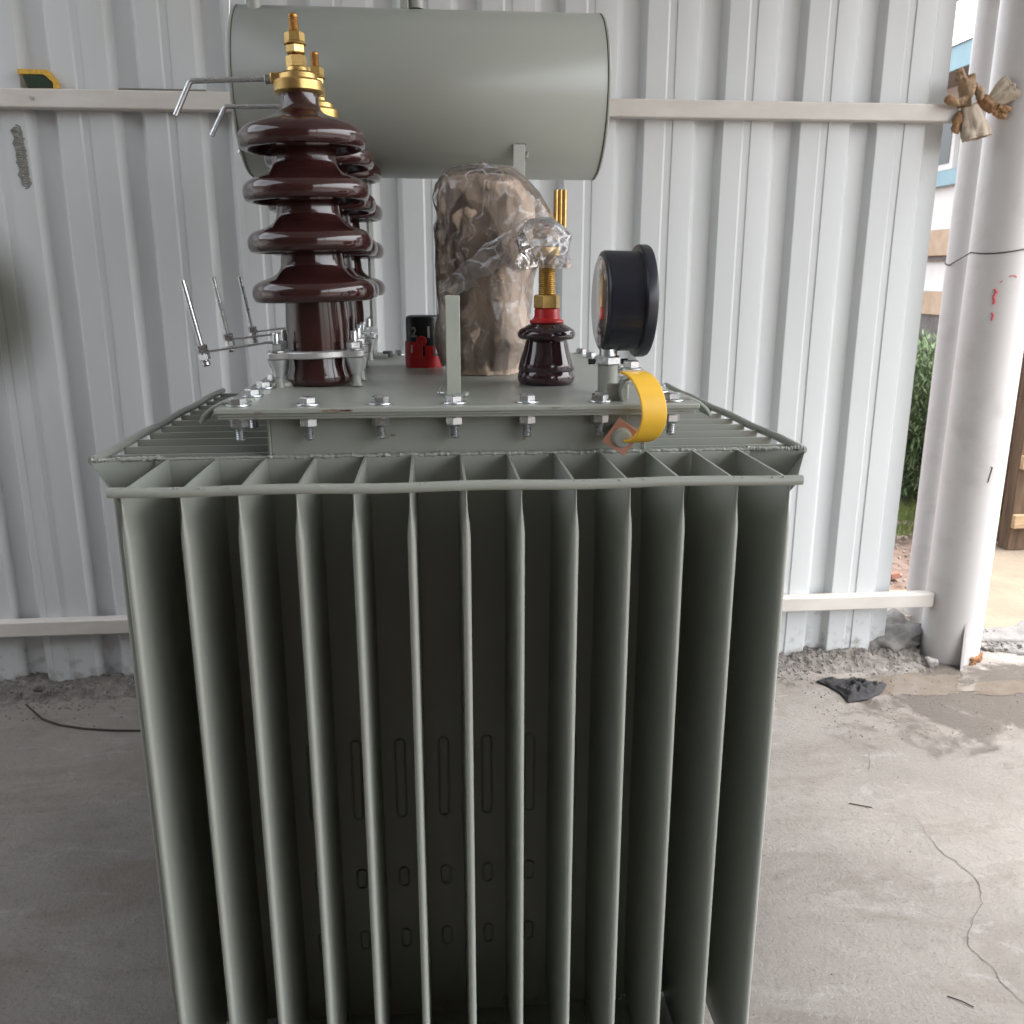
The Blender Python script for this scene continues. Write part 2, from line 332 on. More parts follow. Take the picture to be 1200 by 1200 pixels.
# gravel along the wall foot
def gravel_z(x, y):
    e = .055 * fbm((x * 3, 7, 1)) + .03 * fbm((x * 13, 3, 1)); f0 = 2.735 + e
    t = max(0, min(1, (y - f0) / .16)); t = t * t * (3 - 2 * t)
    return -.006 + t * (.034 + .014 * fbm((x * 9, y * 9, 0)) + .012 * fbm((x * 34, y * 34, 4)))
bumpy('gravel_bed', -3.9, 1.74, 2.62, 2.99, 900, 60, gravel_z, PEB, 'structure')
g = G()
ico = bmesh.new(); bmesh.ops.create_icosphere(ico, subdivisions=1, radius=1); iv = [x.co.copy() for x in ico.verts]; ifc = [tuple(x.index for x in q.verts) for q in ico.faces]; ico.free()
def pebble(g, x, y, z, r):
    M = T(x, y, z) @ RZ(random.random() * 6) @ RX(random.random() * 6)
    sx, sy, sz = (random.uniform(.6, 1.1) for _ in range(3))
    g.add([Vector((p.x * sx, p.y * sy, p.z * sz)) * r * random.uniform(.8, 1.15) for p in iv], ifc, M)
for k in range(9000):
    x = random.uniform(-2.6, 1.75); y = 2.96 - abs(random.gauss(0, .1)) - random.random() * .06
    r = random.choice([.0014, .002, .002, .003, .0045]) * random.uniform(.8, 1.4)
    pebble(g, x, y, max(0, gravel_z(x, y)) + r * .25, r)
for k in range(700):
    x = random.uniform(1.2, 2.1); y = random.uniform(2.3, 2.95); r = random.choice([.0015, .002, .003]); pebble(g, x, y, r * .3, r)
for k in range(900):
    x = random.uniform(1.98, 2.6); y = random.uniform(2.88, 3.06); pebble(g, x, y, .002 + .02 * random.random(), random.choice([.003, .005, .008]))
for k in range(260):
    x = random.uniform(-1.6, 2.0); y = random.uniform(1.1, 2.7); pebble(g, x, y, .0005, random.choice([.0012, .0016, .0022]))
tag(g.obj('gravel', mat('loose_stone', (.15, .137, .126), .9, col2=(.30, .28, .26), scale=30, lo=.5, hi=.75), smooth=False), kind='stuff')
g = G(); random.seed(11)
for k in range(700):
    x = random.uniform(1.9, 3.3); y = random.uniform(3.3, 4.8); pebble(g, x, y, .0, random.choice([.006, .01, .016]))
tag(g.obj('garden_pebbles', mat('garden_stone', (.17, .13, .11), .9, col2=(.24, .2, .17), scale=20), smooth=False), kind='stuff')

# shallow puddles by the column, and the thin film of water round them
def wob(cx, cy, rx, ry, n, amp, seed):
    out = []
    for i in range(n):
        a = 2 * pi * i / n; k = 1 + amp * (fbm((cos(a) * 1.6, sin(a) * 1.6, seed)) + .35 * fbm((cos(a) * 9, sin(a) * 9, seed)))
        out.append((cx + rx * cos(a) * k, cy + ry * sin(a) * k))
    return out
sheet('puddle', wob(1.60, 2.665, .20, .075, 160, .45, 3), .0008, PUD)
sheet('puddle', wob(1.95, 2.60, .22, .05, 160, .45, 9), .0014, PUD)
sheet('puddle', wob(2.25, 2.70, .15, .05, 120, .45, 5), .0008, PUD)

# ---------------------------------------------------------------- corrugated sheet wall
wall = thing('corrugated_wall', 'tall pale grey corrugated sheet wall on two horizontal rails behind the transformer', 'wall', (0, 2.93, 0))
PER = .248; X0 = -.824
prof = [(0, 0), (.006, 0), (.0605, 0), (.0665, .0035), (.0875, .0035), (.089, 0), (.152, 0), (.156, .001), (.176, .029), (.180, .030), (.226, .030), (.230, .029), (.246, .001)]
def sheet_panel(k0, nper, last=False):
    pts = []
    for k in range(nper):
        for dx, dy in prof: pts.append((X0 + (k0 + k) * PER + dx, 2.90 + dy))
    pts += [(X0 + (k0 + nper) * PER, 2.8985), (X0 + (k0 + nper) * PER + .02, 2.8984)]
    if last: pts = [p for p in pts if p[0] < 1.648] 
    th = .0014; v = []; f = []; n = len(pts)
    NZ = 30
    for j in range(NZ + 1):
        z = -.02 + 3.1 * j / NZ
        for q in (0, th):
            for x, y in pts: v.append((x + .0012 * fbm((x * 2, z * 1.3, 3)), y + q - 2.93 + .0022 * fbm((x * 3, z * 1.6, 0)) - .0018, z))
    for j in range(NZ):
        a = j * 2 * n; b = (j + 1) * 2 * n
        for i in range(n - 1):
            f.append((a + i, a + i + 1, b + i + 1, b + i)); f.append((a + n + i, b + n + i, b + n + i + 1, a + n + i + 1))
        f.append((a, b, b + n, a + n)); f.append((a + n - 1, a + 2 * n - 1, b + 2 * n - 1, b + n - 1))
    return G().add(v, f).obj('sheet_panel', SHEET, wall, ang=25)
for k0, nn in ((-23, 3), (-20, 3), (-17, 3), (-14, 3), (-11, 3), (-8, 3), (-5, 3), (-2, 3), (1, 3), (4, 3)): sheet_panel(k0, nn)
sheet_panel(7, 3, True)
def rail(x0, x1, z0, z1, y0=2.858, y1=2.899):
    g = G().box(x0, x1, y0 - 2.93, y1 - 2.93, z0, z1); return g.obj('rail', RAILM, wall, bevel=.004)
rail(-6.4, 1.648, 1.815, 1.866); rail(-6.4, 1.772, .199, .251); rail(-6.4, 1.648, 2.9, 2.95)
# grey pen scribble on a flat of the sheet
SCR = mat('grey_scribble', (.17, .175, .155), .7, col2=(.26, .26, .24), scale=60)
g = G(); pts = []
for i in range(150):
    t = i / 149; z = 1.762 - .15 * t; x = -1.192 + .017 * t * .4 + .0135 * sin(i * .95) * (1 + .3 * sin(i * 2.7)); pts.append((x, -.031, z + .013 * cos(i * .95)))
g.tube(pts, .0021, 5); g.obj('scribble', SCR, wall)
g = G()
for i in range(9): g.tube([(-1.2 + .004 * (i % 3), -.031, 1.76 - .016 * i), (-1.176 + .004 * (i % 2), -.031, 1.753 - .016 * i)], .0028, 5)
g.obj('scribble', SCR, wall)
# screws on the upper rail
for i, x in enumerate((-1.12,)):
    g = G().hexa(.005, 0, .004, T(x, -.0725, 1.84) @ RX(pi / 2)); g.obj('screw', ZINC, wall)

# shed roof over a yard open to the right, with unseen added walls
roof = thing('shed_roof', 'ribbed sheet roof above the yard, out of view overhead', 'roof', (0, 0, 3.3))
def roofp(x0, x1, y0, y1):
    v = []; f = []; n = int((x1 - x0) / .062)
    for i in range(n + 1):
        x = x0 + (x1 - x0) * i / n; z = .02 if i % 4 < 2 else -.01
        v += [(x, y0, z + .1), (x, y1, z - .2)]
    for i in range(n): f.append((2 * i, 2 * i + 2, 2 * i + 3, 2 * i + 1))
    for i in range(len(v)): v[i] = (v[i][0], v[i][1], v[i][2] * 0 + (.02 if (i // 2) % 4 < 2 else -.01) + .1 - .036 * (v[i][1] + 5))
    G().add(v, f).obj('roof_sheet', ROOFM, roof)
ROOF_Y0 = -5
# opening added in the roof to brighten the left wall and floor
roofp(-7.3, -6.2, ROOF_Y0, 3.3); roofp(-1.7, 2.7, ROOF_Y0, 3.3); roofp(-6.2, -1.7, ROOF_Y0, -.6); roofp(-6.2, -1.7, 2.8, 3.3)
for y in (-4.8, -2.5, -.5, 1.4, 3.0): G().box(-7.1, 2.6, y - .03, y + .03, -.3, -.14).obj('roof_beam', RAILM, roof)
g = G().box(-.1, .1, -4.2, 3.0, 0, 3.1)
o = g.obj('added_side_wall', BLOCKW, loc=(-7.2, 0, 0)); tag(o, 'unseen side wall added left of the view to shape the light', 'wall')  # unseen wall, placed and toned to set the light from the left
o = G().box(-7.1, 1.2, -.1, .1, 0, 3.4).obj('added_rear_wall', mat('added_rear_wall_dark', (.16, .12, .10), .9, col2=(.11, .085, .07), scale=8), loc=(0, -2.6, 0)); tag(o, 'unseen dark wall added behind the viewer to dim the front light', 'wall')  # unseen wall, added dark to keep the fin gaps dim

# ---------------------------------------------------------------- columns
pole = thing('steel_column', 'thick white painted round steel column with a handwritten 1 and red marks', 'column', (1.872, 2.89, 0))
g = G().lathe([(.101, -.01), (.101, 3.05)], 64); g.obj('shaft', POLE, pole)
g = G().prism([(0, 0), (.055, 0), (.0, .17)], -.004, .004, T(-.01, -.098, 0) @ RZ(-pi / 2 - .5) @ RX(pi / 2)); g.obj('foot_gusset', POLE, pole)
INK = mat('black_ink', (.03, .03, .04), .6); REDM = mat('red_mark', (.5, .06, .07), .7)
def onpole(pts, R=.1017):   # points given as (angle deg from -Y towards +X, z)
    return [(R * sin(radians(a)), -R * cos(radians(a)), z) for a, z in pts]
G().tube(onpole([(-2, .727), (1, .725), (-1.5, .70), (-3.5, .673)]), .0018, 6).obj('handwritten_mark', INK, pole)
for P_, r in (([(-38, 1.31), (-34, 1.30), (-38, 1.285), (-35, 1.27), (-37, 1.262)], .004), ([(-37, 1.235), (-34, 1.225), (-36, 1.21)], .003), ([(-30, 1.33), (-27, 1.335)], .0016), ([(-16, 1.35), (-8, 1.352), (-4, 1.347)], .0016)):
    G().tube(onpole(P_), r, 6).obj('red_mark', REDM, pole)
RUST = mat('rust_stain', (.22, .09, .03), .9, col2=(.12, .06, .03), scale=60)
g = G()
for k in range(26):
    a = random.uniform(15, 60); g.add([Vector((p.x * .012, p.y * .008, p.z * .01)) for p in iv], ifc, T(.103 * sin(radians(a)), -.103 * cos(radians(a)), random.uniform(0, .022)))
g.obj('rust_crust', RUST, pole)
pole2 = thing('steel_column', 'slimmer white steel column standing just behind the thick one', 'column', (1.905, 3.16, 0))
G().lathe([(.058, -.04), (.058, 3.05)], 48).obj('shaft', POLE, pole2)
# wire tied round both columns
pts = [(1.765, 2.90 + .0, 1.425)]
pts = []
for i in range(40):
    a = radians(-96 + 190 * i / 39); pts.append((1.872 + .1025 * sin(a), 2.89 - .1025 * cos(a), 1.432 + .006 * sin(a * 2) + .008 * sin(a)))
back = [(1.97, 3.16, 1.44)] + [(1.905 + .0605 * sin(radians(a)), 3.16 - .0605 * cos(radians(a)), 1.425 - .0002 * (a - 90)) for a in range(100, 281, 12)]
tag(G().tube(pts + back + [pts[0]], .0022, 6).obj('tie_wire', WIREM), 'thin dark wire tied round the two white columns', 'wire')

# mortar lump, plank and small block between the wall end and the column
def lump(name, cx, cy, cz, sx, sy, sz, m, label, cat, seed=0, amp=.35, n=3):
    b = bmesh.new(); bmesh.ops.create_icosphere(b, subdivisions=n, radius=1)
    for v in b.verts:
        k = 1 + amp * fbm(v.co * 1.3 + Vector((seed, 0, 0))) + amp * .5 * fbm(v.co * 4 + Vector((seed, 0, 0)))
        v.co = Vector((v.co.x * sx, v.co.y * sy, v.co.z * sz)) * k
    me = bpy.data.meshes.new(name); b.to_mesh(me); b.free(); me.materials.append(m); me.shade_smooth()
    o = bpy.data.objects.new(name, me); C.objects.link(o); o.location = (cx, cy, cz)
    if label: tag(o, label, cat)
    return o
lump('mortar_lump', 1.70, 2.985, .025, .13, .10, .085, MORTAR, 'rough heap of hardened grey mortar between wall end and column', 'mortar', 4, .4, 4)
lump('stone', 1.748, 2.80, .012, .028, .022, .02, MORTAR, 'small grey stone beside the foot of the thick column', 'stone', 9)
lump('stone', -1.315, 2.80, .045, .02, .016, .015, PEB, 'small stone in the gravel at far left of the wall foot', 'stone', 2)
lump('rubble_ridge', 2.42, 3.0, -.004, .48, .15, .032, MORTAR, 'flat ridge of broken grey cement right of the thick column', 'rubble', 6, .3, 4)
b = G().box(1.64, 1.98, 3.13, 3.32, .02, .058, None); tag(b.obj('plank', PLANKW, bevel=.003), 'weathered flat plank lying behind the gap under the lower rail', 'plank')
b = G().box(1.80, 2.06, 3.335, 3.45, .02, .045, None); tag(b.obj('plank', WOODL, bevel=.003), 'pale plank lying behind the weathered one on the soil', 'plank')
b = G().box(-.03, .03, -.015, .015, -.01, .02, RZ(.4)); tag(b.obj('brick_piece', mat('brick_red', (.2, .09, .06), .9), bevel=.004, loc=(2.11, 3.75, 0)), 'dark red brick fragment lying on the reddish soil in the gap', 'brick')

# timber crate right of the column
cr = thing('timber_crate', 'dark weathered timber crate standing on the path beyond the column', 'crate', (2.86, 4.05, .012))
def plk(x0, x1, y0, y1, z0, z1, m=WOOD, n='board'): G().box(x0, x1, y0, y1, z0, z1).obj(n, m, cr, bevel=.004)
for x in (.0, .40, .92): plk(x, x + .1, 0, .08, 0, 1.2, WOOD, 'post'); plk(x, x + .1, .62, .7, 0, 1.2, WOOD, 'post')
for z in (.02, .28, .40, .54, .66, .79, .92, 1.05): plk(.0, 1.02, .081, .105, z, z + .10)
for z in (.12, .42, .8): plk(.0, 1.02, -.026, -.001, z, z + .07, WOODL)
for y in (.12, .24, .36, .48): plk(-.03, -.002, y, y + .1, .0, 1.2)

# ---------------------------------------------------------------- garden and house beyond the gap
g = G(); random.seed(5)
def leafy(g, x0, x1, y0, y1, z0, z1, n, s):
    for k in range(n):
        x = random.uniform(x0, x1); y = random.uniform(y0, y1); top = z1 * (1 + .16 * fbm((x * 3, y * 3, 0)))
        z = random.uniform(z0, top); a = random.uniform(0, 6.28); t = random.uniform(.4, 1.4); L = s * random.uniform(.6, 1.5); W = L * .10
        d = Vector((cos(a) * cos(t), sin(a) * cos(t), sin(t))); q = Vector((-sin(a), cos(a), 0)) * W; p = Vector((x, y, z))
        o = len(g.v); g.v += [p - q * .4, p + d * L * .5 + q, p + d * L, p + d * L * .5 - q]; g.f.append((o, o + 1, o + 2, o + 3))
leafy(g, 2.55, 4.6, 4.95, 5.7, 0, .88, 60000, .05)
h = thing('hedge', 'dense green feathery hedge growing beyond the end of the sheet wall', 'hedge', (3.5, 5.3, 0))
o = g.obj('foliage', LEAF, h, smooth=False); o.location = (-3.5, -5.3, 0)
g = G()
for k in range(40):
    x = random.uniform(2.6, 4.5); y = random.uniform(5.05, 5.6); g.tube([(x - 3.5, y - 5.3, -.05), (x - 3.5 + random.uniform(-.05, .05), y - 5.3, .4), (x - 3.5 + random.uniform(-.1, .1), y - 5.3, .75)], .008, 5)
g.obj('stem', WOOD, h)
g = G()
for k in range(5000):
    x = random.uniform(2.2, 3.6); y = 4.35 + random.random() ** .6 * .65; z = 0; a = random.uniform(0, 6.28); L = random.uniform(.02, .08); q = Vector((cos(a), sin(a), 0)) * .004; p = Vector((x, y, -.02)); tp = p + Vector((random.uniform(-.02, .02), random.uniform(-.02, .02), L))
    o = len(g.v); g.v += [p - q, p + q, tp]; g.f.append((o, o + 1, o + 2))
tag(g.obj('grass', GRASSM, smooth=False), kind='stuff')

hx = 5.15
hs_ = thing('house', 'white house with blue eaves, blue window sills and a grey stone plinth beyond the wall', 'house', (hx, 10, -.06))
def hb(n, m, x0, x1, y0, y1, z0, z1, bev=0): return G().box(x0, x1, y0 - 10, y1 - 10, z0 + .06, z1 + .06).obj(n, m, hs_, bevel=bev)
hb('wall', HOUSEW, .02, 6, 4, 17, -.06, 3.15)
hb('plinth', HOUSES, -.04, .018, 3.98, 17, -.06, .97)
hb('ledge', HOUSET, -.07, .016, 3.96, 17, .972, 1.2); hb('ledge', HOUSET, -.07, .016, 3.96, 17, 1.55, 1.80)
hb('ledge', HOUSES, -.03, .014, 3.97, 17, 1.50, 1.548)
hb('sill_band', BLUE, -.06, .015, 3.97, 17, 2.22, 2.36)
for y in (4.6, 6.2, 7.55, 8.9, 10.5, 12.1, 13.7):
    wi = hb('window', HOUSEW, -.03, .017, y, y + 1.1, 2.37, 3.0)
    for a, b_ in ((.06, .34), (.40, .70), (.76, 1.04)): G().box(-.036, -.031, y + a - 10, y + b_ - 10, 2.43 + .06, 2.94 + .06).obj('pane', GLASS, wi)
hb('soffit', SOFFIT, -.45, 6.4, 3.6, 17.4, 3.152, 3.2)
hb('fascia', BLUE, -.48, -.452, 3.58, 17.4, 3.12, 3.32)
rf = G().prism([(-.5, 3.322), (3, 4.3), (6.5, 3.322)], -6.4, 7.4, T(0, 0, .06) @ RX(pi / 2) @ Matrix.Scale(-1, 4, (0, 0, 1))); rf.obj('roof', SOFFIT, hs_)
tag(G().tube([(4.6, -6, 4.2), (4.7, 2, 3.75), (4.75, 8, 3.72), (4.8, 22, 4.3)], .012, 6).obj('overhead_cable', WIREM), 'thin dark overhead cable crossing the white sky above the eaves', 'cable')
for yy in (-6, 22):
    tag(G().lathe([(.11, -.06), (.08, 5.2)], 16).obj('utility_pole', WOOD, loc=(4.62 if yy < 0 else 4.82, yy, 0)), 'utility pole %s holding the overhead cable' % ('far behind the viewer' if yy < 0 else 'far beyond the house'), 'pole')

# ---------------------------------------------------------------- small things on rails and floor
sp = thing('sponge', 'yellow and dark green scouring sponge lying on the upper rail at left', 'sponge', (-1.105, 2.872, 1.868))
Ms = RY(radians(4)) @ RX(radians(-20))
g = G().prism([(-.030, .001), (.040, .001), (.040, .016), (.018, .036), (-.042, .036)], -.014, .0, RX(pi / 2)); g.obj('scourer', SPG, sp, bevel=.003)
g = G().prism([(-.034, .0), (.052, .0), (.050, .022), (.028, .050), (-.052, .050), (-.052, .037), (.019, .037), (.0415, .016), (.0415, .001)], -.0155, .001, RX(pi / 2)); g.obj('foam', SPY, sp, bevel=.002)
g = G().prism([(-.034, .0), (.052, .0), (.050, .022), (.028, .050), (-.052, .050)], -.027, -.0157, RX(pi / 2)); g.obj('foam', SPY, sp, bevel=.002)
tag(G().box(-.122, .122, -.008, .008, 0, .005, RZ(.02)).obj('flat_bar', mat('dull_bar', (.2, .19, .16), .6, .5), bevel=.0015, loc=(-.76, 2.872, 1.8665)), 'thin dull metal bar lying on the upper rail behind the horns', 'bar')
tag(G().tube([(-1.335, 2.745, .012), (-1.30, 2.71, .006), (-1.25, 2.655, .004), (-1.18, 2.61, .004), (-1.09, 2.578, .004), (-1.0, 2.56, .004), (-.905, 2.55, .004)], .0032, 6).obj('bent_wire', WIREM), 'thin dark bent wire lying on the floor beside the gravel', 'wire')
tag(G().tube([(1.07, 1.99, .002), (1.12, 1.965, .003)], .0014, 5).obj('twig', WIREM), 'tiny dark twig lying on the concrete farther from the crack', 'twig')
tag(G().tube([(.965, 1.345, .002), (.985, 1.33, .003), (1.0, 1.315, .002)], .0012, 5).obj('twig', WIREM), 'tiny dark twig on the concrete nearest the viewer', 'twig')

# black cloth
def cloth():
    out = [(1.285, 2.70), (1.33, 2.725), (1.40, 2.70), (1.43, 2.715), (1.475, 2.665), (1.515, 2.655), (1.47, 2.60), (1.40, 2.555), (1.325, 2.54), (1.33, 2.60), (1.31, 2.665)]
    cx, cy = 1.39, 2.64; N = 96; R = 26; v = [(cx, cy, .03)]; f = []
    P = []
    for i in range(N):
        t = i / N * len(out); a = int(t) % len(out); b = (a + 1) % len(out); u = t - int(t); P.append((out[a][0] * (1 - u) + out[b][0] * u, out[a][1] * (1 - u) + out[b][1] * u))
    for r in range(1, R + 1):
        k = r / R
        for i, (px, py) in enumerate(P):
            x = cx + (px - cx) * k; y = cy + (py - cy) * k
            rid = 1 - abs(fbm((x * 14, y * 14 , 2))) * 2; z = .003 + .022 * max(0, rid) ** 2 * (1 - k ** 3) + .008 * (1 - k ** 2) + .006 * abs(fbm((x * 50, y * 50, 1)))
            v.append((x, y, z))
    for i in range(N): f.append((0, 1 + i, 1 + (i + 1) % N))
    for r in range(R - 1):
        for i in range(N): a = 1 + r * N + i; b = 1 + r * N + (i + 1) % N; f.append((a, b, b + N, a + N))
    o = G().add(v, f).obj('black_cloth', CLOTH, ang=180); md = o.modifiers.new('thick', 'SOLIDIFY'); md.thickness = .0015; md.offset = 1
    tag(o, 'crumpled black cloth dropped on the floor beside the puddle', 'cloth')
cloth()

# gloves hanging on the end of the upper rail
def skin(name, chains, m, parent, sub=3, nz=.0):
    """chains: lists of (point, radius); the first point of the first chain is the root, others start at a shared point index"""
    me = bpy.data.meshes.new(name); vs = []; es = []; rs = []
    for ch in chains:
        start = ch[0]; prev = start if isinstance(start, int) else None
        for it in (ch[1:] if prev is not None else ch):
            p, r = it; vs.append(p); rs.append(r)
            if prev is not None: es.append((prev, len(vs) - 1))
            prev = len(vs) - 1
    me.from_pydata(vs, es, []); o = bpy.data.objects.new(name, me); C.objects.link(o)
    o.modifiers.new('skin', 'SKIN'); 
    for i, r in enumerate(rs):
        rr = r if isinstance(r, tuple) else (r, r); me.skin_vertices[0].data[i].radius = rr; me.skin_vertices[0].data[i].use_root = (i == 0)
    md = o.modifiers.new('sub', 'SUBSURF'); md.levels = sub; md.render_levels = sub
    dg = bpy.context.evaluated_depsgraph_get(); ev = o.evaluated_get(dg); nm = bpy.data.meshes.new_from_object(ev)
    bpy.data.objects.remove(o)
    for v in nm.vertices:
        d = nz * fbm(v.co * 70) + nz * .7 * (.5 - abs(fbm(v.co * 120))); v.co += v.normal * d
    nm.shade_smooth(); nm.materials.clear(); nm.materials.append(m); nm.name = name
    o = bpy.data.objects.new(name, nm); C.objects.link(o)
    if parent: o.parent = parent
    return o
def cuff(name, A, B, ra, rb, m, parent, seed, squash=.6, roll=0):
    A = Vector(A); B = Vector(B); t = (B - A).normalized(); u = t.cross(Vector((0, 1, 0))).normalized(); w2 = t.cross(u)
    v = []; f = []; n = 48; K = 12
    for j in range(K + 1):
        k = j / K; c = A.lerp(B, k); r = ra + (rb - ra) * (k ** .7)
        for i in range(n):
            a = 2 * pi * i / n + roll; rr = r * (1 + (.16 + .34 * k) * fbm((cos(a) * 1.5, sin(a) * 1.5, seed + k * 1.4)) + .07 * fbm((cos(a) * 5, sin(a) * 5, seed + k * 3)))
            v.append(c + u * cos(a) * rr + w2 * sin(a) * rr * squash + t * .006 * k * fbm((cos(a) * 2, sin(a) * 2, seed + 9)))
    for j in range(K):
        for i in range(n): a = j * n + i; b = j * n + (i + 1) % n; f.append((a, b, b + n, a + n))
    o = G().add(v, f).obj(name, m, parent, ang=180); md = o.modifiers.new('t', 'SOLIDIFY'); md.thickness = .003; md.offset = 0
    # rolled hem
    G().tube([Vector(v[K * n + i % n]) for i in range(n + 1)], .003, 6).obj('hem', m, parent)
    return o
ga = thing('work_glove', 'beige and tan work glove hanging with its open cuff down from the rail end', 'glove', (1.68, 2.845, 1.86), 'gloves hung at the rail end')
# hand of glove A: palm folded over the rail end, fingers up and left
skin('hand', [[((-.01, 0, .01), (.024, .02)), ((-.028, .0, .045), (.024, .018)), ((-.045, .0, .075), .014), ((-.058, .002, .105), .0115)],
              [1, ((-.005, -.01, .055), .013), ((.008, -.016, .035), .013), ((.014, -.02, .012), .0115)],
              [1, ((-.012, .008, .075), .013), ((.0, .01, .09), .012)],
              [0, ((-.035, -.01, .012), .013), ((-.06, -.01, .006), .0125), ((-.088, -.008, .013), .0125)]], GLOVET, ga, nz=.005)
cuff('cuff', (-.012, 0, .0), (.012, -.01, -.095), .022, .043, GLOVEB, ga, 3, .75)
skin('thumb', [[((-.03, 0, -.02), .013), ((-.043, 0, -.05), .014), ((-.047, 0, -.08), .010)]], GLOVEO, ga, nz=.006)
skin('fingertip', [[((-.06, -.012, .008), .014), ((-.085, -.012, .012), .0145), ((-.1, -.012, .016), .011)]], GLOVEO, ga, nz=.003)
gb = thing('work_glove', 'brown and beige work glove with its cuff curled up, behind the hanging one', 'glove', (1.735, 2.84, 1.86), 'gloves hung at the rail end')
skin('hand', [[((-.035, 0, .02), (.02, .016)), ((.0, .01, .005), (.022, .018)), ((.022, 0, .004), .02)],
              [1, ((.018, -.01, -.01), .014), ((.042, -.018, -.016), .012), ((.052, -.022, -.01), .010)],
              [1, ((.012, -.006, -.016), .012), ((.03, -.012, -.03), .011), ((.045, -.02, -.034), .009)]], GLOVEO, gb, nz=.005)
cuff('cuff', (.0, 0, .006), (.052, -.015, .047), .020, .036, GLOVEB, gb, 8, .7)

# ================================================================ TRANSFORMER
tr = thing('power_transformer', 'large grey green finned oil transformer with brown bushings and drum tank on top', 'transformer', (.037, 1.66, 0))
TL = T(-.037, -1.66, 0)
def P(g, name, m, parent=None, M=TL, **k):
    for i, v in enumerate(g.v): g.v[i] = M @ v
    return g.obj(name, m, parent or tr, **k)
LZ = 1.175; TZ = 1.1
TX0, TX1, TY0, TY1 = -.237, .311, 1.288, 2.06
P(G().box(TX0, TX1, TY0, TY1, .09, 1.158), 'tank', PAINT, bevel=.004)
# tank rim flange and lid
P(G().box(-.296, .374, 1.243, 2.105, 1.1585, 1.1635), 'rim_flange', PAINT, bevel=.0015)
lid = P(G().box(-.300, .378, 1.236, 2.11, 1.1665, LZ), 'lid', PAINT, bevel=.0025, seg=3)
P(G().box(-.2975, .3755, 1.2395, 2.107, 1.1637, 1.1663), 'gasket', PAINT)
# weld beads: wavy tubes
def weld(pts, r, n=90):
    P0 = [Vector(p) for p in pts]; out = []
    seg = len(P0) - 1
    for i in range(n + 1):
        t = i / n * seg; a = min(int(t), seg - 1); p = P0[a].lerp(P0[a + 1], t - a)
        out.append(p + Vector((fbm((p.x * 60, p.y * 60, 1)), fbm((p.x * 60, p.y * 60, 4)), fbm((p.x * 60, p.z * 60, 7)))) * r * .6)
    g = G().tube(out, lambda t: r * (1 + .25 * sin(t * n * 2.2)), 7); return P(g, 'weld_bead', PAINT_ROUGH)
# back plate of the front fin bank
P(G().box(-.398, .472, 1.281, 1.2875, .12, TZ - .004), 'bank_plate', PAINT, bevel=.001)
P(G().box(-.398, .472, 2.0605, 2.067, .12, TZ - .004), 'bank_plate', PAINT, bevel=.001)
weld([(-.24, 1.283, TZ - .002), (.31, 1.283, TZ - .002)], .0032, 160)
weld([(-.395, 1.282, TZ - .002), (-.24, 1.284, TZ - .002)], .0022, 50); weld([(.31, 1.284, TZ - .002), (.47, 1.282, TZ - .002)], .0026, 50)
for x in (TX0, TX1): weld([(x, 1.286, TZ), (x, 1.286, 1.155)], .002, 20)
# fins
def fin_mesh(depth, z0, z1, th=.0052):
    # local: x = thickness, y = 0 (outer edge) .. depth (at tank)
    sect = [(-1, depth), (-1, .006), (-.8, .0025), (-.4, .0004), (0, 0), (.4, .0004), (.8, .0025), (1, .006), (1, depth)]
    st = [(z0, .3), (z0 + .015, .32), (z0 + .05, 1)] + [(z0 + .05 + (z1 - z0 - .115) * k / 6, 1) for k in range(1, 7)] + [(z1 - .05, .8), (z1 - .034, .42), (z1 - .02, .3), (z1, .3)]
    v = []; f = []; n = len(sect)
    for j, (z, k) in enumerate(st):
        for x, y in sect:
            edge = max(0, 1 - y / .05); kk = 1 - (1 - k) * 1.0
            wv = .0006 * sin(z * 9) * (1 - edge)
            v.append((x * th * kk + wv, y + .0015 * (1 - k) * edge, z))
    for j in range(len(st) - 1):
        for i in range(n - 1): f.append((j * n + i, j * n + i + 1, (j + 1) * n + i + 1, (j + 1) * n + i))
        f.append((j * n + n - 1, j * n, (j + 1) * n, (j + 1) * n + n - 1))
    f.append(tuple(range(n))[::-1]); f.append(tuple((len(st) - 1) * n + i for i in range(n)))
    return G().add(v, f)
FX = [-.3785 + (.8315 / 12) * k for k in range(13)]
f0 = None
for side, (yo, rz) in enumerate(((1.076, 0), (2.272, pi))):
    for k, x in enumerate(FX):
        if f0 is None:
            f0 = fin_mesh(.204, .115, TZ - .002).obj('cooling_fin', PAINT, tr, ang=50); f0.location = (x - .037, yo - 1.66, 0); continue
        c = f0.copy(); C.objects.link(c); c.parent = tr; c.location = (x - .037, yo - 1.66, 0); c.rotation_euler = (radians(random.uniform(-.12, .12)), 0, rz + radians(random.uniform(-.4, .4)))
s0 = None; NS = 12
for sx, rz in ((-.474, -pi / 2), (.545, pi / 2)):
    for k in range(NS):
        y = 1.318 + k * .0643
        if s0 is None:
            s0 = fin_mesh(.236, .115, TZ - .002).obj('cooling_fin', PAINT, tr, ang=50); c = s0
        else: c = s0.copy(); C.objects.link(c); c.parent = tr
        c.location = (sx - .037, y - 1.66, 0); c.rotation_euler = (0, 0, rz)
